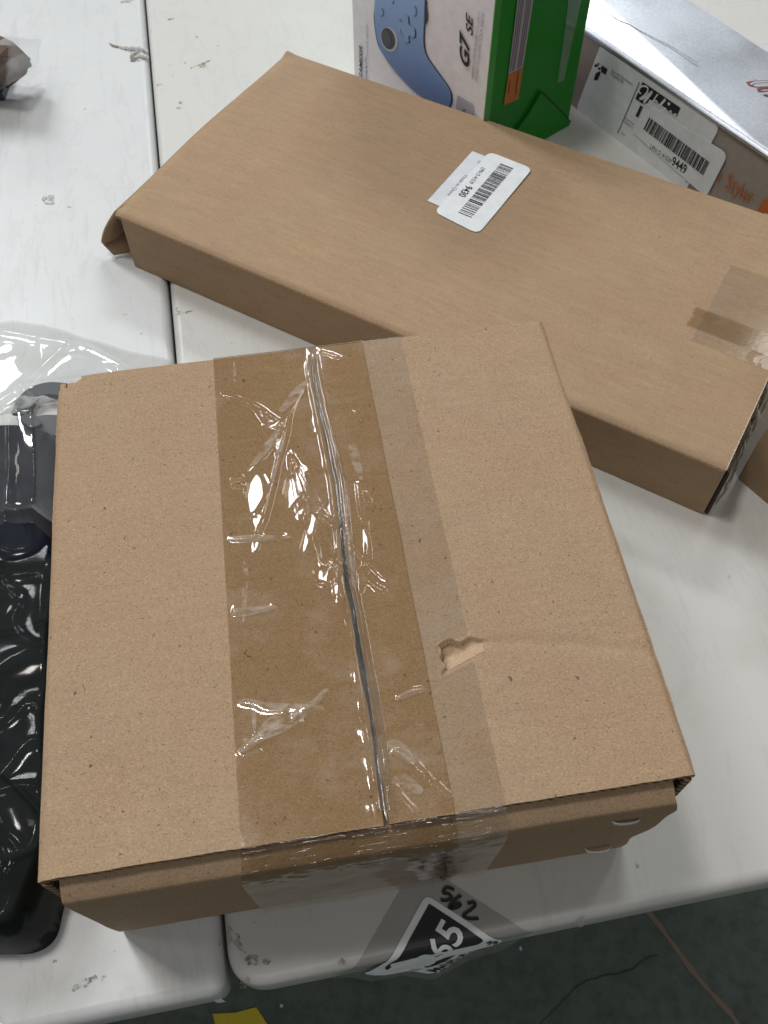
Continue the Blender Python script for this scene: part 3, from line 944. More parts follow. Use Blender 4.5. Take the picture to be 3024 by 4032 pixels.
def front_profile():
    """how the tape runs off the flap edge, over the rolled front panel and down it: list of (v, z)"""
    return [(0.0, H1 + 0.0007), (-0.0030, H1 - 0.0020), (-0.0062, H1 - 0.0085), (-0.0090, H1 - 0.0122), (-0.0106, 0.1395), (-0.0108, 0.134), (-0.0102, 0.118), (-0.0082, 0.09), (-0.0056, 0.05), (-0.0034, 0.012), (-0.0026, 0.002)]

def make_tape(name, u0f, u1f, du, mat, ridges, lift=0.0, back=True, hole=False):
    nu = int((u1f(0.15) - u0f(0.15)) / du)
    s = np.linspace(0, 1, nu)
    v = np.linspace(D1 + 0.0006, 0.0, int(D1 / du))
    Sg, Vg = np.meshgrid(s, v)
    u0 = u0f(Vg); u1 = u1f(Vg)
    Ug = u0 + (u1 - u0) * Sg
    Zt = tape_height(Ug, Vg, ridges) + lift
    rows_X, rows_Y, rows_Z = [], [], []
    if back:                                # short turn-down behind
        for dz in (0.04, 0.02, 0.006, 0.0016):
            rows_X.append(Ug[0]); rows_Y.append(np.full(nu, D1 + 0.0008 + lift)); rows_Z.append(np.full(nu, H1 - dz))
    X = np.vstack(rows_X + [Ug]); Y = np.vstack(rows_Y + [Vg]); Z = np.vstack(rows_Z + [Zt])
    prof = smooth_line(front_profile(), 16)[1:]
    ul = np.linspace(float(u0[-1, 0]), float(u0[-1, 0]), nu)
    FX, FY, FZ = [], [], []
    L = len(prof)
    ztop_row = Zt[-1]
    for i, (pv, pz) in enumerate(prof):
        t = i / (L - 1)
        a = u0[-1, 0] - 0.0065 * t; b = u1[-1, 0] + 0.001 * t
        uu = a + (b - a) * s
        wr = vnoise(uu, uu * 0 + pz, 60, 3, 3) * 0.0011 * min(1, t * 8) * (1 if pz > 0.115 else 0.32) + vnoise(uu, uu * 0 + pz, 16, 9, 2) * 0.0012 * min(1, t * 8)
        FX.append(uu); FY.append(np.full(nu, pv - lift) - np.abs(wr) * 1.0); FZ.append(pz + (ztop_row - H1 - 0.0007) * max(0, 1 - t * 9) + 0.0012 * vnoise(uu, uu * 0 + t, 70, 5, 2) * min(1, t * 10) * max(0, 1 - t * 2.5))
    X = np.vstack([X] + FX); Y = np.vstack([Y] + FY); Z = np.vstack([Z] + FZ)
    m = None
    if hole:                                # torn open together with the paper below
        j = 0.0010 * vnoise(X, Y, 240, 61, 2)
        m = ~((X > 0.2026 + j) & (Y < 0.0872 + j) & (Y > 0.0700 + (X - 0.2027) * 0.33) & (Z > H1 - 0.003))
    return grid_mesh(name, X, Y, Z, mat, b1, m)
make_tape('packing_tape', lambda v: v * 0 + 0.0930 + v * 0.016, lambda v: v * 0 + 0.1945 - v * 0.002 + 0.00012 * np.sin(v * 90), 0.00036, M_tape, True)
# the film bridging the seam is bunched into a dull silvery fold
def seam_fold():
    v = np.linspace(0.006, D1 - 0.006, 520); sx = np.linspace(-0.0016, 0.0052, 22)
    Sx, Vg = np.meshgrid(sx, v)
    wid = 0.55 + 0.45 * np.clip((0.285 - Vg) / 0.09, 0, 1) + 0.20 * vnoise(Vg, Vg * 0, 28, 41, 2)
    Ug = seam_u(Vg) + Sx * wid + 0.0009 * vnoise(Vg, Vg * 0, 24, 43, 2)
    Z = H1 + top_bulge(Ug, Vg) + 0.0021 + 0.0007 * np.sin((Sx / 0.0068) * 9 + 2.2 * vnoise(Vg, Vg * 0, 16, 44, 2)) + 0.0005 * vnoise(Ug * 4, Vg, 55, 45, 2)
    grid_mesh('tape_fold', Ug, Vg, Z, M_fold, b1)
seam_fold()
make_tape('packing_tape', lambda v: v * 0 + 0.1938 - v * 0.002, lambda v: v * 0 + 0.2190, 0.0007, M_tape_loose, False, -0.00035, True, True)

# pale streaks of trapped air under the tape
def streak(pts, w):
    P = smooth_line(pts, 8); n = len(P); m = 9
    U = np.zeros((n, m)); Vv = np.zeros((n, m))
    for i, p in enumerate(P):
        a = Vector(P[max(i - 1, 0)]); b = Vector(P[min(i + 1, n - 1)])
        d = (b - a).normalized(); f = (0.25 + 0.75 * math.sin(math.pi * i / (n - 1))) * (1 + 0.15 * math.sin(i * 0.45))
        for k in range(m):
            q = (k / (m - 1) - 0.5) * w * f
            U[i, k] = p[0] - d.y * q; Vv[i, k] = p[1] + d.x * q
    grid_mesh('air_streak', U, Vv, tape_height(U, Vv) + 0.00025, M_air, b1)
for pts, w in (([c6(*q) for q in ((745, 380), (640, 520), (560, 600))], .007), ([c6(*q) for q in ((560, 740), (470, 860), (330, 1040))], .006), ([c6(*q) for q in ((600, 760), (540, 960), (500, 1150))], .004),
               ([c6(*q) for q in ((170, 1530), (400, 1525), (640, 1515))], .004), ([c6(*q) for q in ((200, 2060), (330, 2055), (540, 2020))], .005), ([c6(*q) for q in ((300, 1690), (320, 1800), (318, 1950))], .0022),
               ([c6(*q) for q in ((225, 230), (235, 420))], .0020), ([c6(*q) for q in ((1070, 820), (1110, 960), (1150, 1100))], .006), ([c6(*q) for q in ((1040, 1120), (1060, 1500), (1100, 1900))], .004),
               ([c7(*q) for q in ((205, 1005), (320, 930), (450, 860), (600, 770), (740, 630))], .006), ([c7(*q) for q in ((200, 700), (300, 715), (400, 750), (570, 740), (720, 745))], .0055),
               ([c7(*q) for q in ((330, 900), (450, 820), (560, 770))], .008), ([c7(*q) for q in ((1090, 930), (1190, 1000), (1250, 1080))], .006), ([c7(*q) for q in ((1120, 1200), (1200, 1180), (1300, 1240))], .008), ([c7(*q) for q in ((1140, 690), (1240, 650), (1320, 632))], .003),
               ([c7(*q) for q in ((240, 30), (250, 140), (240, 240))], .0025), ([c7(*q) for q in ((300, 700), (310, 900))], .002)):
    streak(pts, w)

# wire staples in the front panel
def staple(px, py, dx, parent):
    u, z = B1.uz(px, py, -0.006)
    v = -0.0078 if z > 0.06 else -0.0035
    P = smooth_line([(u - dx / 2, v + 0.004, z + 0.002), (u - dx / 2 + 0.0006, v - 0.001, z + 0.0016), (u, v - 0.0022, z), (u + dx / 2 - 0.0006, v - 0.001, z - 0.0018), (u + dx / 2, v + 0.004, z - 0.0022)], 4)
    V, Fc = [], []
    for (x, y, zz) in P:
        for k in range(6):
            a = k * math.pi / 3
            V.append((x, y + 0.0005 * math.cos(a), zz + 0.0019 * math.sin(a)))
    for i in range(len(P) - 1):
        for k in range(6):
            Fc.append([i * 6 + k, i * 6 + (k + 1) % 6, (i + 1) * 6 + (k + 1) % 6, (i + 1) * 6 + k])
    mesh('staple', V, Fc, M_staple, parent, True)
staple(2460, 3213, 0.0155, b1)
staple(2358, 3357, 0.0155, b1)

# ------------------------------------------------------------------ long flat box behind
B2 = Frame((-0.2309, 0.6527, 0), -0.5265)
W2, D2, H2 = 0.5495, 0.2778, 0.060
b2 = thing('cardboard_box', 'long flat brown cardboard box lying behind the square one, one end flap ajar', 'box', B2.o, B2.a)
def uv2(px, py): return B2.uv(px, py, H2)
def top_panel2():
    nu, nv = 240, 130
    s = np.linspace(0, 1, nu); v = np.linspace(0.0006, D2, nv)
    Sg, Vg = np.meshgrid(s, v)
    ul = -0.0045 - 0.0035 * np.sin(np.pi * Vg / D2) + 0.0006 * vnoise(Vg, Vg * 0, 30, 3, 2)
    Ug = ul + (W2 - ul) * Sg
    Z = H2 + 0.0012 * np.sin(np.pi * Ug / W2) * np.sin(np.pi * Vg / D2) + 0.0005 * vnoise(Ug, Vg, 8, 3, 2)
    Z -= 0.0030 * np.clip(1 - Vg / 0.0055, 0, 1) ** 2            # rounded front fold
    Z -= 0.0022 * np.clip(1 - (Ug - ul) / 0.010, 0, 1) ** 1.5     # left edge bends down
    Z += 0.0035 * np.exp(-(np.hypot(Ug - ul, (D2 - Vg)) / 0.007) ** 2)   # back corner turned up
    Z -= 0.0012 * np.exp(-((Vg - 0.012 - 0.2 * (Ug - ul)) / 0.002) ** 2) * np.clip(1 - (Ug - ul) / 0.022, 0, 1)   # crease at the near corner
    return grid_mesh('top_panel', Ug, Vg, Z, M_kraft_soft, b2, None, True, 0.003, M_edge)
top_panel2()
box('front_panel', 0.0015, W2, 0.0, 0.0035, 0.0, H2 - 0.0024, M_kraft_soft, b2, 0.0012)
box('back_panel', 0.0015, W2, D2 - 0.0035, D2, 0.0, H2 - 0.0032, M_kraft_soft, b2, 0.0012)
box('bottom_panel', 0.002, W2 - 0.002, 0.004, D2 - 0.004, 0.0006, 0.004, M_kraft_soft, b2)
box('end_panel', W2 - 0.0045, W2 - 0.0006, 0.004, D2 - 0.004, 0.0045, H2 - 0.0034, M_kraft_soft, b2)
box('inner_flap', 0.009, 0.0125, 0.0042, D2 - 0.0042, 0.0045, H2 - 0.0034, M_dark_inside, b2)
# end flap ajar at the left: hangs from the top edge and swings outwards
def end_flap():
    tip = B2.loc(at(402, 955, 0.014)); far = Vector((-0.004, D2 - 0.008, 0.006))
    nu, nv = 12, 40
    V, Fc = [], []
    for i in range(nv):
        f = i / (nv - 1)
        top = Vector((-0.0065 - 0.0025 * math.sin(math.pi * f), 0.004 + (D2 - 0.012) * f, H2 - 0.0042))
        g = f ** 0.45
        bot = Vector((tip.x * (1 - g) + far.x * g, tip.y * (1 - f) + far.y * f, tip.z * (1 - g) + far.z * g))
        for k in range(nu):
            t = k / (nu - 1)
            p = top.lerp(bot, t)
            p.x -= 0.003 * math.sin(math.pi * t) * (1 - f) - 0.0007 * math.sin(9 * f + 5 * t)
            V.append(tuple(p))
    for i in range(nv - 1):
        for k in range(nu - 1):
            Fc.append([i * nu + k, i * nu + k + 1, (i + 1) * nu + k + 1, (i + 1) * nu + k])
    o = mesh('end_flap', V, Fc, [M_kraft_in], b2, True)
    sol = o.modifiers.new('thickness', 'SOLIDIFY'); sol.thickness = 0.003; sol.offset = 0
    # crushed inner lip at the foot of the open end
    pl = [B2.loc(at(*q)) for q in ((404, 960, .012), (428, 985, .008), (448, 1004, .005), (480, 1000, .004), (508, 985, .006), (520, 968, .014))]
    inn = [Vector((p.x + 0.014, p.y + 0.022, p.z + 0.004)) for p in pl]
    n = len(pl)
    o2 = mesh('inner_lip', pl + inn, [[i, i + 1, n + i + 1, n + i] for i in range(n - 1)], [M_kraft_in], b2, True)
    s2 = o2.modifiers.new('thickness', 'SOLIDIFY'); s2.thickness = 0.0025
end_flap()
# right end: dark open board edges and a tape that hangs over it
box('board_edge', W2 + 0.0006, W2 + 0.0034, 0.0012, 0.12, 0.0012, H2 - 0.006, plain('dark_board_edge', (0.035, 0.024, 0.015), 0.9), b2, 0.0008)
def tape2(name, v0, v1, u_start, mat, over, lift, jag=0.0):
    nv, nu = 60, 90
    s = np.linspace(0, 1, nu); v = np.linspace(v0, v1, nv)
    Sg, Vg = np.meshgrid(s, v)
    us = u_start + jag * np.abs(vnoise(Vg, Vg * 0, 240, 3, 2))
    Ug = us + (W2 - us) * Sg
    Z = H2 + 0.0012 * np.sin(np.pi * Ug / W2) * np.sin(np.pi * Vg / D2) + 0.0005 * vnoise(Ug, Vg, 8, 3, 2) + lift
    if over:
        Z += 0.0007 * np.clip(vnoise(Ug, Vg, 80, 4, 3), 0, 1) * np.exp(-((Vg - v0) / 0.02) ** 2)
        ext = [(0.0018, -0.0012), (0.0042, -0.006), (0.006, -0.013), (0.0068, -0.022), (0.0062, -0.032), (0.0055, -0.042)]
        X = [Ug]; Y = [Vg]; ZZ = [Z]
        for dx, dz in ext:
            w = 0.0026 * vnoise(v, v * 0 + dz * 0.5, 110, 2, 2)
            X.append((W2 + dx + w)[:, None]); Y.append(v[:, None]); ZZ.append((H2 + dz + w * 0.6)[:, None])
        Ug = np.hstack(X); Vg = np.hstack(Y); Z = np.hstack(ZZ)
    return grid_mesh(name, Ug, Vg, Z, mat, b2)
a_ = uv2(2753, 1217); b_ = uv2(2714, 1289); c_ = uv2(2928, 1078); d_ = uv2(2705, 1330)
tape2('packing_tape', d_[1] - 0.002, c_[1] + 0.005, (b_[0] + d_[0]) / 2 + 0.004, M_tape_loose, True, 0.0006, 0.002)
tape2('packing_tape', b_[1], a_[1], a_[0] - 0.004, M_tape, False, 0.0011, 0.006)
tape2('packing_tape', -0.001, d_[1] - 0.004, W2 - 0.0008, M_tape_loose, True, 0.0006)
# shipping labels on the lid
def c5(x, y): return uv2(1660 + x * 0.2773, 580 + y * 0.2773)
def plane_frame(o2, x2):
    """frame in the lid plane: origin o2, x towards x2"""
    e = (Vector(x2) - Vector(o2)).normalized()
    return e, Vector((-e.y, e.x))
zl = H2 + 0.0016
P0 = c5(1560, 330)          # start of reading direction (top right in the photo), label far-right corner
P1 = c5(800, 1245)
ex2, ey2 = plane_frame(P0, P1)
LF = (Vector((P0[0], P0[1], zl)), Vector((ex2.x, ex2.y, 0)), Vector((ey2.x, ey2.y, 0)))
def lf(x, y):
    p = Vector(c5(x, y)) - Vector(P0)
    return (p.dot(ex2), p.dot(ey2))
und = [lf(*q) for q in ((718, 78), (82, 782), (330, 890), (960, 170))]
lab_u = slab('label_sheet', und, LF, M_white_under, b2, 0.00015, 0.0)
topq = [lf(*q) for q in ((960, 90), (1570, 330), (800, 1260), (180, 945))]
xs = [p[0] for p in topq]; ys = [p[1] for p in topq]
lab_t = slab('label_sheet', round_poly(topq, 0.0075, 7), LF, M_white_print, b2, 0.0002, 0.0004)
bq = [lf(*q) for q in ((1120, 262), (1305, 330), (700, 1035), (515, 948))]
bars('barcode', LF, (bq[0][0] + bq[1][0]) / 2, (bq[2][0] + bq[3][0]) / 2, (bq[0][1] + bq[3][1]) / 2, (bq[1][1] + bq[2][1]) / 2, 5, M_ink, lab_t, 0.0007)
ta = lf(868, 322); tb = lf(690, 545)
# text baseline lies on the side away from the barcode
def base_text(string, a, b, h, mat, parent, bold=0.0):
    A = Vector(lf(*a)); B = Vector(lf(*b))
    text('lettering', string, LF, (A.x, A.y), (B - A).length, h, mat, parent, bold, 0, 0.0008, math.atan2((B - A).y, (B - A).x))
hpx = (Vector(lf(905, 345)) - Vector(lf(855, 322))).length
base_text('LPN O 41529', (850, 315), (668, 535), hpx, M_ink, lab_t)
base_text('9430', (632, 568), (515, 710), (Vector(lf(740, 600)) - Vector(lf(635, 560))).length * 0.92, M_ink, lab_t, 0.02)
base_text('Made in China', (606, 418), (360, 702), 0.0036, M_ink_grey, lab_u)
base_text('New', (806, 215), (780, 250), 0.003, M_ink_grey, lab_u)

# ------------------------------------------------------------------ controller carton behind
hc = at(1886, 686)                      # white/green bottom corner on the table
hd = at(2238, 486)                      # green right-hand bottom corner
gang = math.atan2((hd - hc).y, (hd - hc).x)
GL = (hd - hc).length
CB = Frame(hc, gang)                    # u along the green side, v along the white face (away to the left)
WW = CB.vz(1389, 150)[0]
cz = CB.vz(1500, -60)[1]
CH = cz * 2 - 0.002
cb = thing('controller_carton', 'white and green game controller carton standing upright behind the long brown box', 'carton', CB.o, CB.a)
def carton():
    bm = bmesh.new()
    x0, x1, y0, y1, z0, z1 = 0, GL, 0, WW, 0, CH
    vs = [bm.verts.new(p) for p in ((x0, y0, z0), (x1, y0, z0), (x1, y1, z0), (x0, y1, z0), (x0, y0, z1), (x1, y0, z1), (x1, y1, z1), (x0, y1, z1))]
    for f, mi in (((0, 3, 2, 1), 1), ((4, 5, 6, 7), 1), ((0, 1, 5, 4), 1), ((1, 2, 6, 5), 0), ((2, 3, 7, 6), 1), ((3, 0, 4, 7), 0)):
        fc = bm.faces.new([vs[i] for i in f]); fc.material_index = mi
    bmesh.ops.bevel(bm, geom=list(bm.edges), offset=0.0012, segments=2, affect='EDGES')
    me = bpy.data.meshes.new('carton_body'); bm.to_mesh(me); bm.free()
    return link_mesh('carton_body', me, [M_carton_white, M_green], cb)
carton()
box('corner_strip', -0.0006, 0.0065, -0.0007, 0.0006, 0.001, CH - 0.001, M_green_edge, cb)
# white face frame: x runs left to right in the photo (-v), y up
WF = (Vector((-0.0004, WW, 0)), Vector((0, -1, 0)), Vector((0, 0, 1)))
def cw(x, y):                            # crop pixels -> white face coordinates
    v, z = CB.vz(1380 + x * 0.3496, y * 0.3496)
    return (WW - v, z)
left = [(280, 0), (275, 90), (276, 180), (290, 330), (322, 500), (380, 620), (460, 740), (560, 860), (660, 960), (760, 1050), (850, 1120), (950, 1185), (1050, 1225)]
right = [(1105, 1215), (1135, 1150), (1138, 1060), (1100, 965), (1000, 830), (900, 690), (850, 600), (828, 480), (832, 300), (845, 150), (838, 0)]
half = [cw(*p) for p in left + right]
def mirror(poly):
    return [(x, 2 * cz - y) for x, y in poly][::-1]
body = smooth_line(half, 3) + mirror(smooth_line(half, 3))
sh = [cw(x + (14 if x > 820 else -10 if (x < 340 and 150 < y < 520) else 0), y + (6 if y > 900 else 0)) for x, y in left + right]
body_outline = smooth_line(sh, 3) + mirror(smooth_line(sh, 3))  # navy printed outline, slightly wider than the body
slab('print_outline', body_outline, WF, M_navy_print, cb, 0.0001, 0.0001)
slab('controller_print', body, WF, M_blue_body, cb, 0.0001, 0.0003)
def ell(cx, cy, rx, ry, ang=0.0, n=24):
    return [cw(cx + rx * math.cos(t) * math.cos(ang) - ry * math.sin(t) * math.sin(ang), cy + rx * math.cos(t) * math.sin(ang) + ry * math.sin(t) * math.cos(ang)) for t in np.linspace(0, 2 * math.pi, n + 1)[:-1]]
slab('shoulder_print', [cw(*p) for p in ((845, 0), (872, 0), (870, 90), (882, 160), (878, 230), (858, 265), (842, 300))], WF, M_navy_print, cb, 0.0001, 0.0005)
slab('stick_print', ell(445, 440, 92, 142, -0.25), WF, M_stick_ring, cb, 0.0001, 0.0006)
slab('stick_print', ell(435, 430, 74, 124, -0.25), WF, M_stick_dark, cb, 0.0001, 0.0008)
slab('stick_print', ell(420, 430, 48, 88, -0.2), WF, plain('stick_top_print', (0.06, 0.06, 0.075), 0.4), cb, 0.0001, 0.0010)
dp = [(620, 165), (665, 185), (672, 275), (735, 320), (740, 400), (720, 420), (668, 400), (672, 475), (615, 450), (612, 380), (560, 345), (562, 225), (612, 250)]
slab('pad_print', smooth_line([cw(x + 6, y + 5) for x, y in dp + dp[:1]], 3)[:-1], WF, M_navy_print, cb, 0.0001, 0.0006)
slab('pad_print', smooth_line([cw(x - 5, y - 4) for x, y in dp + dp[:1]], 3)[:-1], WF, M_pad_light, cb, 0.0001, 0.0008)
for pts in (((360, 92), (382, 115), (380, 165), (355, 178)), ((735, 65), (752, 90), (750, 165), (730, 178)), ((500, 0), (495, 30), (480, 35)), ((575, 215), (570, 235)), ((580, 325), (576, 345))):
    slab('button_print', ribbon_poly([cw(*p) for p in smooth_line(pts, 3)], 0.0009), WF, M_navy_print, cb, 0.0001, 0.0010)
def vtext(string, p_base, p_end, h_pt, mat, bold=0.0, shear=0.0, fit=1.0):
    """lettering that reads upwards on the white face"""
    A = Vector(cw(*p_base)); B = Vector(cw(*p_end)); Hh = Vector(cw(*h_pt))
    h = abs(((Hh - A) - (B - A) * ((Hh - A).dot(B - A) / (B - A).length_squared)).length)
    text('lettering', string, WF, (A.x, A.y), (B - A).length * fit, h, mat, cb, bold, shear, 0.0007, math.atan2((B - A).y, (B - A).x))
vtext('G7', (1345, 762), (1345, 375), (1240, 740), M_ink, 0.035, 0.35)
vtext('SE', (1385, 405), (1385, 160), (1312, 400), M_ink, 0.02, 0.3)
vtext('WIRED CONTROLLER', (1395, 895), (1442, 400), (1368, 890), M_ink_grey, 0.01, 0.25)
vtext('FOR XBOX', (1446, 385), (1475, 125), (1420, 380), plain('pale_grey_print', (0.45, 0.45, 0.47), 0.5), 0.0, 0.25)
vtext('MANETTE FILAIRE POUR XBOX', (1437, 920), (1520, 145), (1410, 915), M_ink_grey, 0.0, 0.25)
vtext('GAMESIR', (140, 905), (142, 525), (106, 905), M_ink, 0.02, 0.3)
vtext('GIANTI', (198, 930), (202, 655), (170, 930), M_blue_text, 0.0, 0.3)
vtext('eco-soft esports', (201, 640), (200, 275), (185, 640), M_blue_text, 0.0, 0.3)
slab('print_panel', [cw(*p) for p in ((1210, 1065), (1375, 1165), (1400, 1190), (1365, 1420), (1170, 1420))], WF, plain('lilac_print', (0.45, 0.44, 0.52), 0.4), cb, 0.0001, 0.0003)
vtext('S', (1305, 1270), (1305, 1230), (1270, 1270), M_ink, 0.0, 0.0)
# green side frame: x left to right (+u), y up
GF = (Vector((0, -0.0008, 0)), Vector((1, 0, 0)), Vector((0, 0, 1)))
def cg(x, y):
    return CB.uz(1900 + x * 0.3014, y * 0.3014)
slab('print_panel', [cg(*p) for p in ((445, -300), (650, -300), (650, 0), (515, 880), (327, 962), (445, 0))], GF, plain('pale_pink_print', (0.36, 0.33, 0.37), 0.45), cb, 0.0001, 0.0003)
lines = []
for f in (0.10, 0.24, 0.36, 0.62, 0.74, 0.86):
    a = Vector(cg(450, -250)) * (1 - f) + Vector(cg(646, -250)) * f
    m0 = Vector(cg(446, 10)) * (1 - f) + Vector(cg(644, 10)) * f
    b = Vector(cg(333, 935)) * (1 - f) + Vector(cg(512, 860)) * f
    lines.append(ribbon_poly([tuple(a), tuple(m0), tuple(b)], 0.0012))
multi_slab('print_lines', lines, GF, plain('small_grey_print', (0.13, 0.12, 0.14), 0.5), cb, 0.0001, 0.0005)
slab('print_panel', [cg(*p) for p in ((325, 968), (515, 888), (455, 1290), (265, 1370))], GF, M_orange, cb, 0.0001, 0.0003)
multi_slab('print_lines', [ribbon_poly([cg(350, 1045), cg(322, 1215)], 0.0011), ribbon_poly([cg(455, 930), cg(418, 1220)], 0.0012)], GF, M_navy_print, cb, 0.0001, 0.0005)
tk = [cg(*p) for p in ((738, 1185), (940, 1380), (1120, 1570), (1100, 1660), (960, 1800), (600, 1800), (420, 1690), (560, 1500))]
slab('tuck_flap', tk, GF, M_green, cb, 0.0022, 0.0)
multi_slab('flap_slit', [ribbon_poly([cg(738, 1180), cg(580, 1450), cg(410, 1690)], 0.0014), ribbon_poly([cg(738, 1180), cg(930, 1365), cg(1125, 1575)], 0.0010)], GF, plain('dark_green_slit', (0.003, 0.02, 0.003), 0.6), cb, 0.0001, 0.0026)
st = [cg(*p) for p in ((1110, -300), (1290, -300), (1275, 0), (1170, 500), (1050, 1040), (965, 1080), (1050, 500), (1110, 0))]
slab('clear_tape', st, GF, film_mat('green_side_tape', (0.96, 0.97, 0.96), 0.35, 60, 1.5, 0.15, (0.5, 0.55, 0.5), 0.3, 0.6), cb, 0.0001, 0.0004)

# ------------------------------------------------------------------ silver carton at the right
SA = math.radians(-55.24)
SH = 0.084
so = at(2327, 130, SH); so.z = 0.0
so = so + Vector((-math.sin(SA), math.cos(SA), 0)) * 0.0015
SB = Frame(so, SA)
sl0, sl1, sd = -0.12, 0.36, 0.112       # extent along the near edge, depth
sb = thing('silver_carton', 'silver lidded carton at the right, with two white barcode stickers on its side', 'carton', SB.o, SB.a)
box('carton_body', sl0 + 0.002, sl1 - 0.002, 0.0, sd - 0.002, 0.0, SH - 0.0052, M_grey_side, sb, 0.0012)
def lid():
    nu, nv = 160, 60
    Ug, Vg = np.meshgrid(np.linspace(sl0, sl1, nu), np.linspace(-0.0015, sd, nv))
    w = np.clip(0.036 - 0.15 * (Ug - 0.0), 0.004, 0.045)
    Z = SH + 0.13 * np.clip(np.minimum(Vg + 0.0015, w), 0, 1) + 0.0006 * vnoise(Ug, Vg, 12, 4, 2)
    Z -= 0.0020 * np.clip(1 - (Vg + 0.0015) / 0.003, 0, 1) ** 2
    o = grid_mesh('lid', Ug, Vg, Z, M_silver, sb, None, True, 0.0028, M_silver)
lid()
SF = (Vector((0, -0.0006, 0)), Vector((1, 0, 0)), Vector((0, 0, 1)))
def cs(px, py):
    return SB.uz(px, py)
def s1(x, y): return cs(2270 + x * .2411, 180 + y * .2411)
def s2(x, y): return cs(2480 + x * .2471, 250 + y * .2471)
A = [cs(2366, 180), cs(2838, 498), cs(2700, 752), cs(2270, 430)]
labA = slab('label_sheet', round_poly(A, [0.002, .006, .006, .006], 6), SF, M_white_print, sb, 0.0002, 0.0003)
Bq = [s2(275, 610), cs(2872, 604), cs(2785, 775), s2(60, 1080)]
labB = slab('label_sheet', round_poly(Bq, [0.004, .007, .007, .004], 6), SF, M_white_print, sb, 0.0002, 0.0010)
lk = [[s1(*p) for p in q] for q in (((300, 330), (330, 285), (350, 305), (375, 268), (392, 290), (365, 325), (340, 345)), ((372, 345), (400, 350), (410, 375), (385, 390), (365, 370)), ((410, 360), (435, 315), (525, 375), (490, 468), (425, 425)), ((330, 440), (410, 405), (410, 440), (360, 558), (295, 555)))]
multi_slab('emblem', lk, SF, M_ink, labA, 0.0001, 0.0007)
def stext(string, a, b, h, mat, parent, lift, bold=0.0, shear=0.0):
    A_, B_ = Vector(a), Vector(b)
    text('lettering', string, SF, a, (B_ - A_).length, h, mat, parent, bold, shear, lift, math.atan2((B_ - A_).y, (B_ - A_).x))
stext('Scan with the Amazon', s1(582, 415), s1(925, 650), 0.0036, M_ink_grey, labA, 0.0007, 0.01)
stext('Shopping App', s1(565, 465), s1(780, 610), 0.0036, M_ink_grey, labA, 0.0007, 0.01)
multi_slab('rule_line', [ribbon_poly([s1(1045, 590), s1(690, 1420)], 0.0009)], SF, M_ink, labA, 0.0001, 0.0007)
logo = [s2(*p) for p in ((220, 285), (825, 700), (765, 835), (640, 760), (530, 660), (330, 560), (275, 665), (105, 555))]
slab('logo_block', logo, SF, M_ink, labA, 0.0001, 0.0007)
scr = [ribbon_poly(smooth_line([s2(*p) for p in q], 4), w) for q, w in (
    (((200, 470), (165, 430), (200, 360), (270, 350), (310, 390), (290, 460), (200, 540), (180, 545), (200, 560), (270, 520), (380, 430)), 0.0016),
    (((375, 440), (300, 540), (250, 600), (265, 600)), 0.0028), (((470, 480), (430, 530), (350, 640), (280, 660)), 0.0013),
    (((590, 560), (500, 660), (480, 680)), 0.0022), (((410, 585), (440, 580), (470, 625)), 0.0013), (((560, 690), (600, 710), (590, 730)), 0.0012), (((650, 750), (680, 745), (685, 780)), 0.0012), (((720, 800), (760, 795), (750, 830)), 0.0012))]
multi_slab('script_lettering', scr, SF, M_white_print, labA, 0.0001, 0.0013)
slab('script_dot', [(s2(645, 632)[0] + .0016 * math.cos(t), s2(645, 632)[1] + .0016 * math.sin(t)) for t in np.linspace(0, 6.28, 11)[:-1]], SF, M_white_print, labA, 0.0001, 0.0013)
multi_slab('barcode', [ribbon_poly([s2(190 + d, 665 + d * .55), s2(112 + d, 835 + d * .55)], w) for d, w in ((0, .0012), (14, .0016), (32, .0007), (50, .0005))], SF, M_ink, labA, 0.0001, 0.0007)
stext('Wind Waver 2', s1(800, 1195), s1(985, 1320), 0.003, M_ink_grey, labA, 0.0007)
stext('Heating Cur B', s1(785, 1245), s1(970, 1370), 0.003, M_ink_grey, labA, 0.0007)
stext('X004', s1(735, 1430), s1(800, 1475), 0.003, M_ink_grey, labA, 0.0007)
# barcode strip on the lower sticker
p0, p1, p2, p3 = Vector(s2(335, 845)), Vector(s2(1308, 1570)), Vector(s2(1205, 1780)), Vector(s2(240, 1035))
r = random.Random(11); polys = []; x = 0; ws = [(r.choice([1, 1, 2, 3]), r.choice([1, 1, 1, 2])) for _ in range(46)]
tot = sum(a + b for a, b in ws)
for a, b in ws:
    fa, fb = x / tot, (x + a) / tot
    polys.append([tuple(p0.lerp(p1, fa)), tuple(p0.lerp(p1, fb)), tuple(p3.lerp(p2, fb)), tuple(p3.lerp(p2, fa))]); x += a + b
multi_slab('barcode', polys, SF, M_ink, labB, 0.0001, 0.0014)
stext('LPN O 41529', s2(345, 1335), s2(672, 1585), 0.0046, M_ink, labB, 0.0014)
stext('9449', s2(680, 1600), s2(905, 1755), 0.0098, M_ink, labB, 0.0014, 0.02)
stext('AC', s2(900, 1885), s2(935, 1905), 0.003, M_ink_grey, labB, 0.0014)
stext('Styler', cs(2856, 738), cs(2958, 806), 0.016, M_orange_text, sb, 0.0004, 0.0)
stext('r', cs(2828, 716), cs(2842, 724), 0.013, M_orange_text, sb, 0.0004, 0.0)
oq = [cs(3012, 776), cs(3110, 850), cs(3075, 935), cs(2978, 842)]
slab('orange_badge', round_poly(oq, 0.003, 4), SF, M_orange_text, sb, 0.0001, 0.0004)
stext('a', cs(3003, 862), cs(3040, 890), 0.013, M_white_under, sb, 0.0008, 0.02)
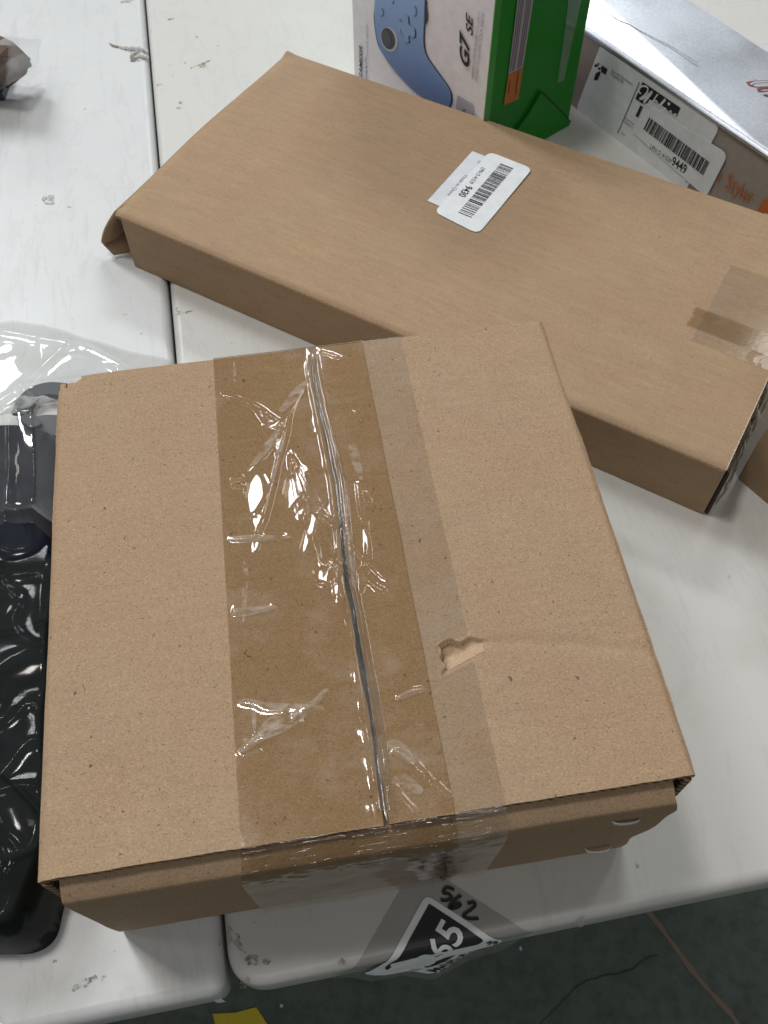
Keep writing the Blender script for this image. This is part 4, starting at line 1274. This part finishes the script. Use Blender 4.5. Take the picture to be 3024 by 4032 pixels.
# rose foil script on the lid
ST = (Vector((0, 0, SH + 0.0016)), Vector((1, 0, 0)), Vector((0, 1, 0)))
def ct(x, y): return SB.uv(2800 + x * .3164, 200 + y * .3164, SH)
rib = [([(720, 330), (640, 308), (560, 306), (480, 325), (458, 355), (500, 382), (560, 380)], [.0004, .0006, .001, .003, .004, .002, .0006]),
       ([(720, 385), (600, 392), (520, 398), (445, 418), (480, 455), (560, 472), (640, 470), (720, 462)], [.0006, .0006, .0012, .004, .003, .0012, .0008, .0006]),
       ([(720, 412), (600, 420), (530, 430), (500, 446), (520, 462)], [.0006, .0006, .0008, .0012, .0006]),
       ([(720, 478), (640, 484), (575, 500), (590, 520), (640, 524), (720, 515)], [.003, .003, .003, .003, .001, .0006]),
       ([(640, 566), (690, 574), (760, 572)], [.001, .003, .004])]
multi_slab('foil_script', [ribbon_poly([ct(*p) for p in pts], w) for pts, w in rib], ST, M_rose, sb, 0.0001, 0.0)
cre = [SB.uv(*p, SH) for p in ((2330, 50), (2400, 78), (2500, 130), (2600, 182), (2690, 232), (2745, 268))]
slab('crease_line', ribbon_poly([(x, y + random.uniform(-.0008, .0008)) for x, y in smooth_line(cre, 4)], 0.0006), (Vector((0, 0, SH + 0.0046)), Vector((1, 0, 0)), Vector((0, 1, 0))), M_ink_grey, sb, 0.0003, 0.0)

# ------------------------------------------------------------------ brown box cut by the right edge
k0 = at(2903, 1884); k1 = at(3024, 1986)
KA = math.atan2((k1 - k0).y, (k1 - k0).x)
KB = Frame(k0, KA)
kb = thing('cardboard_box', 'brown cardboard box cut off by the right photo edge, beside the long box', 'box', KB.o, KB.a)
box('front_panel', 0.0, 0.30, 0.0, 0.004, 0.0, 0.118, M_kraft_soft, kb, 0.001)
box('side_panel', 0.0, 0.004, 0.0045, 0.20, 0.0, 0.118, M_kraft_soft, kb, 0.001)
box('side_panel', 0.296, 0.30, 0.0045, 0.20, 0.0, 0.118, M_kraft_soft, kb, 0.001)
box('back_panel', 0.0045, 0.2955, 0.196, 0.20, 0.0, 0.118, M_kraft_soft, kb, 0.001)
box('top_flap', 0.0, 0.30, 0.0, 0.0995, 0.1185, 0.1225, M_kraft_soft, kb, 0.001)
box('top_flap', 0.0, 0.30, 0.1005, 0.20, 0.1185, 0.1225, M_kraft_soft, kb, 0.001)

# ------------------------------------------------------------------ dark parcel in clear polythene at the left
pc = thing('wrapped_parcel', 'dark navy and black parcel in clear polythene at the left of the square box', 'parcel', (0, 0, 0))
PX1 = at(222, 3600, 0.0)
def edge_shift(y):
    """the goods lean against the square box further back"""
    q = np.clip((y - 0.085) / 0.05, 0, 1)
    return 0.015 * q * q * (3 - 2 * q)
def pillow(name, x0, x1, y0, y1, R, H, rim, mat, seed, creases=(), skew=0.16, yref=0.074):
    """a soft flat parcel: outline rings that climb from the table and run in to the middle"""
    out = round_poly([(x0, y0), (x1, y0), (x1, y1), (x0, y1)], R, 14)
    dense = []
    for a, b in zip(out, out[1:] + out[:1]):
        n = max(1, int(math.hypot(b[0] - a[0], b[1] - a[1]) / 0.0018))
        dense += [(a[0] + (b[0] - a[0]) * k / n, a[1] + (b[1] - a[1]) * k / n) for k in range(n)]
    P = np.array(dense); c = P.mean(0)
    rad = np.hypot(*(P - c).T)
    ds = np.concatenate([np.linspace(0, rim, 16), np.linspace(rim, 0.105, 62)[1:]])
    X, Y, Z = [], [], []
    for d in ds:
        f = np.clip(1 - d / rad * 1.02, 0.02, 1)[:, None]
        q = c + (P - c) * f
        t = min(1, d / rim)
        h = H * (1 - (1 - t) ** 2.2) ** 0.62
        x, y = q[:, 0], q[:, 1]
        z = h + t * t * (0.0026 * vnoise(x * 0.7 + 0.3 * y, y - 0.3 * x, 26, seed, 3) + 0.009 * vnoise(x, y, 11, seed + 2, 2))
        for pts, hh, w in creases:
            dd, tt_, ss = seg_dist(x, y, smooth_line(pts, 4))
            z = z + 0.55 * hh * np.exp(-(dd / w) ** 1.4) * t
        bul = 0.004 * math.sin(math.pi * t) * np.sign(x - c[0]) * 0
        X.append(x - skew * (y - yref) + bul + edge_shift(y) + 0.0025 * vnoise(y, y * 0, 30, seed, 2)); Y.append(y); Z.append(np.maximum(z, 0.0009 * (1 if t == 0 else 1)))
    X, Y, Z = [np.vstack([np.append(r, r[0]) for r in A_]) for A_ in (X, Y, Z)]
    return grid_mesh(name, X, Y, Z, mat, pc)
pillow('black_bag', -0.47, -0.1925, 0.073, 0.330, 0.024, 0.047, 0.016, M_black_poly, 3,
       [(((-0.26, 0.268), (-0.235, 0.258), (-0.205, 0.266)), .002, .002), (((-0.26, 0.188), (-0.225, 0.160), (-0.2, 0.135)), .002, .0016), (((-0.25, 0.108), (-0.222, 0.116), (-0.2, 0.125)), .002, .0018)])
pillow('navy_goods', -0.47, -0.196, 0.304, 0.440, 0.034, 0.048, 0.020, M_navy_cloth, 8,
       [(((-0.26, 0.40), (-0.235, 0.38), (-0.22, 0.33)), .002, .002)])
def film():
    # clear polythene draped over the goods and out over the table
    nu, nv = 380, 360
    Xg, Yg = np.meshgrid(np.linspace(-0.50, -0.150, nu), np.linspace(0.285, 0.60, nv))
    base = 0.058 * np.clip((0.470 - Yg) / 0.05, 0, 1) ** 0.7 * np.clip((-0.182 - 0.16 * (Yg - 0.074) - Xg) / 0.016, 0.0, 1) + 0.006
    base = base + 0.020 * np.exp(-(((Xg + 0.245) / 0.045) ** 2 + ((Yg - 0.455) / 0.05) ** 2))
    Z = base + 0.006 * np.abs(vnoise(Xg * 1.5 + Yg * 0.4, Yg - 0.3 * Xg, 11, 6, 1)) + 0.0007 * vnoise(Xg, Yg, 50, 2, 2)
    for pts, h in ((((-0.30, 0.50), (-0.275, 0.46), (-0.270, 0.42), (-0.262, 0.37), (-0.255, 0.33)), .005), (((-0.36, 0.575), (-0.31, 0.56), (-0.26, 0.545), (-0.22, 0.52)), .006), (((-0.26, 0.55), (-0.285, 0.52), (-0.30, 0.495), (-0.33, 0.47)), .006),
                   (((-0.25, 0.455), (-0.235, 0.43), (-0.215, 0.41)), .006), (((-0.27, 0.33), (-0.235, 0.345), (-0.21, 0.365)), .006)):
        d, t, s = seg_dist(Xg, Yg, smooth_line(pts, 4))
        Z += h * np.exp(-(d / 0.004) ** 1.3)
    edge_top = 0.583 - 0.10 * (Xg + 0.34) - 0.55 * np.clip(Xg + 0.30, 0, 1) * 0.5 + 0.004 * vnoise(Xg, Xg * 0, 30, 2, 2)
    edge_low = 0.318 + 0.25 * np.clip(Xg + 0.30, -0.1, 0.2) + 0.003 * vnoise(Xg, Xg * 0, 40, 4, 2)
    right = -0.1620 - 0.152 * (Yg - 0.0845) + np.clip(Yg - 0.40, 0, 1) * 1.4
    m = (Yg < edge_top) & (Yg > edge_low) & (Xg < right)
    k = np.clip((edge_top - Yg) / 0.03, 0.12, 1)
    grid_mesh('clear_film', Xg, Yg, np.maximum(Z * k, 0.0012), M_film, pc, m)
film()
def goods_film():
    # crinkled clear bag pulled tight over the black goods
    nu, nv = 300, 380
    Xg, Yg = np.meshgrid(np.linspace(-0.42, -0.163, nu), np.linspace(0.066, 0.322, nv))
    x1 = -0.1915 - 0.16 * (Yg - 0.074) + edge_shift(Yg) + 0.0025 * vnoise(Yg, Yg * 0, 30, 3, 2)
    d = np.minimum(np.minimum(x1 - Xg, Yg - 0.0715), 0.1)
    r = 0.026
    ax = np.clip(r - (x1 - Xg), 0, r); ay = np.clip(r - (Yg - 0.0715), 0, r)
    d = np.where((ax > 0) & (ay > 0), r - np.hypot(ax, ay), d)
    t = np.clip(d / 0.016, 0, 1)
    a = 1 - np.abs(vnoise(Xg * 0.8 + 0.5 * Yg, Yg * 1.2 - 0.3 * Xg, 22, 14, 1)); b = 1 - np.abs(vnoise(Xg - 0.4 * Yg, Yg + 0.5 * Xg, 34, 17, 1))
    Z = 0.0535 * (1 - (1 - t) ** 2.2) ** 0.6 + t * (0.0045 * a ** 5 + 0.003 * b ** 6 + 0.009 * vnoise(Xg, Yg, 11, 5, 2) + 0.001)
    grid_mesh('clear_film', Xg, Yg, np.maximum(Z, 0.001), M_film_clear, pc, d > -0.0002)
goods_film()
# grey webbing seen through the film
def strap(pxs, z, w, t):
    P = [at(x, y, z) for x, y in pxs]
    P2 = smooth_line([(p.x, p.y) for p in P], 5)
    slab('strap', ribbon_poly(P2, w), (Vector((0, 0, z)), Vector((1, 0, 0)), Vector((0, 1, 0))), M_strap, pc, t)
strap([(260, 1545), (200, 1540), (150, 1552), (112, 1580), (80, 1640)], 0.006, 0.013, 0.004)
strap([(262, 1695), (180, 1690), (120, 1712), (84, 1720)], 0.010, 0.020, 0.006)
strap([(85, 1675), (120, 1660), (140, 1690)], 0.017, 0.012, 0.003)

# crumple of clear wrap at the lower left corner
wrp = thing('plastic_wrap', 'crumpled clear plastic wrap at the near left corner of the left table', 'plastic wrap', (0, 0, 0))
def crumple():
    c = at(-60, 4040, 0)
    nu = 70
    Xg, Yg = np.meshgrid(np.linspace(-0.05, 0.018, nu), np.linspace(-0.03, 0.022, nu))
    Z = 0.003 + 0.016 * np.abs(vnoise(Xg, Yg, 60, 3, 3)) * np.clip(1 - np.hypot(Xg, Yg) / 0.06, 0, 1)
    m = (Xg + 0.6 * Yg + 0.004 * vnoise(Xg, Yg, 90, 8, 2)) < 0.011
    grid_mesh('clear_film', Xg + c.x, Yg + c.y, Z, M_film_small, wrp, m, False)
crumple()

# ------------------------------------------------------------------ small bagged brown item, top left
sbg = thing('bagged_item', 'small brown item in a clear crinkled bag at the far left', 'bag', (0, 0, 0))
def bag_item():
    tip = at(121, 231, 0.035)
    up = at(0, 140, 0.060); dn = at(0, 300, 0.028)
    L = Vector((-0.12, 0.02, 0))
    V = [tip, at(52, 165, 0.058), up, up + L, at(0, 215, 0.066), at(0, 215, 0.066) + L, dn, dn + L, at(60, 272, 0.026), Vector((tip.x - .01, tip.y, 0.018)), Vector((dn.x, dn.y + .01, 0.008)), Vector((dn.x - .12, dn.y + .03, 0.008)), Vector((up.x, up.y - 0.01, 0.01)) + L]
    bm = bmesh.new()
    for p in V: bm.verts.new(p)
    bmesh.ops.convex_hull(bm, input=bm.verts)
    me = bpy.data.meshes.new('brown_item'); bm.to_mesh(me); bm.free()
    link_mesh('brown_item', me, M_brown_goods, sbg)
    P = [at(122, 244, 0.026), at(125, 262, 0.020), at(60, 298, 0.018), at(-40, 330, 0.018), at(-40, 300, 0.024), at(60, 278, 0.024)]
    mesh('teal_strip', P, [[0, 1, 2, 5], [2, 3, 4, 5]], M_teal, sbg)
    # crinkled clear bag: a faceted tent over the item running out to the seal
    nu, nv = 60, 50
    pxs = np.linspace(-160, 172, nu); pys = np.linspace(112, 365, nv)
    X = np.zeros((nv, nu)); Y = np.zeros((nv, nu)); Z = np.zeros((nv, nu)); m = np.zeros((nv, nu), bool)
    zz = vnoise(*np.meshgrid(pxs / 300, pys / 300), 7, 4, 1)
    for j, y in enumerate(pys):
        for i, x in enumerate(pxs):
            e = min(1, max(0, (172 - x) / 150)) * min(1, max(0, (y - 110) / 70)) * min(1, max(0, (365 - y - 0.55 * max(x, -60)) / 110))
            z = 0.010 + 0.070 * e ** 0.6 + 0.0035 * zz[j, i]
            w = at(x, y, z)
            X[j, i], Y[j, i], Z[j, i] = w
            m[j, i] = (y < 362 - 0.62 * x + 6 * zz[j, i]) and (x < 168 - 0.12 * (y - 150) + 5 * zz[j, i]) and (y > 138 + 0.10 * x)
    grid_mesh('clear_bag', X, Y, Z, M_film_bag, sbg, m, False)
    box('lower_item', dn.x - 0.14, dn.x - 0.004, dn.y - 0.002, dn.y + 0.05, 0.001, 0.010, M_stick_dark, sbg, 0.001)
bag_item()

# ------------------------------------------------------------------ table marker under clear tape, folded over the front edge
sg = thing('table_marker', 'black and white numbered sign taped over the front edge of the right table', 'sign', TO, TA)
SGF = (Vector((0, 0, 0.0)), Vector((1, 0, 0)), Vector((0, 1, 0)))
EDGE = 0.0075
def wrap(pt, lift):
    """bend flat sheet coordinates (x, y) over the rounded front edge of the table top"""
    x, y = pt
    if y >= EDGE:
        return Vector((x, y, lift))
    s = EDGE - y
    q = EDGE * math.pi / 2
    r = EDGE + lift
    if s < q:
        a = s / EDGE
        return Vector((x, EDGE - r * math.sin(a), -EDGE + r * math.cos(a)))
    e = s - q
    return Vector((x, -lift - 0.10 * e - 0.0012 * math.sin(x * 160) * min(1, e / 0.01), -EDGE - e * 0.97))
def wrapped(name, polys, lift, mat, parent):
    """polygons cut into thin rows and bent over the table edge"""
    bm = bmesh.new()
    for poly in polys:
        vs = [bm.verts.new((x, y, 0)) for x, y in poly]
        try:
            bm.faces.new(vs)
        except ValueError:
            pass
    return _wrap_bm(name, bm, lift, mat, parent)
def _wrap_bm(name, bm, lift, mat, parent):
    bmesh.ops.triangulate(bm, faces=bm.faces)
    y = EDGE + 0.0005
    while y > -0.05:
        bmesh.ops.bisect_plane(bm, geom=list(bm.verts) + list(bm.edges) + list(bm.faces), plane_co=(0, y, 0), plane_no=(0, 1, 0))
        y -= 0.0016 if y > -0.007 else 0.006
    for v in bm.verts:
        v.co = wrap((v.co.x, v.co.y), lift)
    bmesh.ops.recalc_face_normals(bm, faces=bm.faces)
    me = bpy.data.meshes.new(name); bm.to_mesh(me); bm.free()
    return link_mesh(name, me, mat, parent)
def tt(px, py): return TF.uv(px, py, 0.0)
def ts(x, y): return tt(1200 + x * 0.5425, 3400 + y * 0.5425)    # sign crop pixels -> table plane
apex = Vector(ts(880, 225))
e1 = (Vector(ts(575, 770)) - apex).normalized()          # down-left edge
e2 = (Vector(ts(1420, 540)) - apex).normalized()         # down-right edge
e2 = Vector((-e1.y, e1.x)) if e1.cross(e2) > 0 else Vector((e1.y, -e1.x))
def sq(a, b): p = apex + e1 * a + e2 * b; return (p.x, p.y)
k_ = 0.925
sheet = round_poly([sq(0, 0), sq(0.068, 0), sq(0.068, 0.0613 * k_), sq(0, 0.0613 * k_)], 0.005, 6)
def wtext(string, a, b, h, mat, lift, bold=0.0, shear=0.0):
    """lettering on the bent sheet, from a to b (table plane), height h"""
    me = text_polys(string, bold, shear)
    bm = bmesh.new(); bm.from_mesh(me); bpy.data.meshes.remove(me)
    xs = [v.co.x for v in bm.verts]
    x0, x1 = min(xs), max(xs)
    A_, B_ = Vector(a), Vector(b)
    d = (B_ - A_).normalized(); nn = Vector((-d.y, d.x)); wd = (B_ - A_).length
    for v in bm.verts:
        p = A_ + d * ((v.co.x - x0) / (x1 - x0) * wd) + nn * (v.co.y / 0.73 * h)
        v.co = (p.x, p.y, 0)
    return _wrap_bm('lettering', bm, lift, mat, sg)
wrapped('clear_tape', [[sq(-0.0139, -0.015), sq(0.080, -0.015), sq(0.083, 0.02), sq(0.076, 0.04), sq(0.080, 0.072), sq(-0.0139, 0.072)]], 0.0004, M_tape_grey, sg)
wrapped('sign_sheet', [sheet], 0.0007, M_white_print, sg)
wrapped('black_panel', [round_poly([sq(0.0036, 0.0043), sq(0.057, 0.0043), sq(0.057, 0.046 * k_), sq(0.0036, 0.046 * k_)], [0.0003, 0.010, 0.006, 0.002], 6)], 0.0010, M_ink, sg)
def sv(x, y):
    p = Vector(ts(x, y)) - apex
    return p.dot(e1), p.dot(e2)
c5s, c6s = sv(1048, 500), sv(972, 612)
gh = 0.0165; step = c6s[0] - c5s[0]; gw = step * 0.90
for i, ch in enumerate('5623'):
    c = c5s[0] + step * i
    wtext(ch, sq(c + gw / 2, c5s[1] + gh / 2), sq(c - gw / 2, c5s[1] + gh / 2), gh, M_white_print, 0.0013, 0.02)
wtext('MAR-A-21-5', sq(0.060, 0.0588 * k_), sq(0.002, 0.0588 * k_), 0.0080, M_ink, 0.0013, 0.02)
# handwritten 562 on the tape
hw = [[(1085, 195), (1030, 178), (1005, 215), (1045, 225), (1065, 250), (1030, 272), (985, 268)],
      [(1135, 235), (1085, 270), (1050, 315), (1060, 330), (1100, 325), (1130, 305), (1110, 290), (1060, 320)],
      [(1180, 295), (1225, 285), (1235, 310), (1190, 350), (1150, 380), (1180, 400), (1220, 405), (1262, 402)]]
bm = bmesh.new()
for stroke in hw:
    L_ = smooth_line([ts(*p) for p in stroke], 5)
    rp = ribbon_poly(L_, 0.0018)
    n_ = len(L_)
    vs = [bm.verts.new((x, y, 0)) for x, y in rp]
    for i in range(n_ - 1):
        bm.faces.new([vs[i], vs[i + 1], vs[2 * n_ - 2 - i], vs[2 * n_ - 1 - i]])
_wrap_bm('handwriting', bm, 0.0014, M_ink, sg)
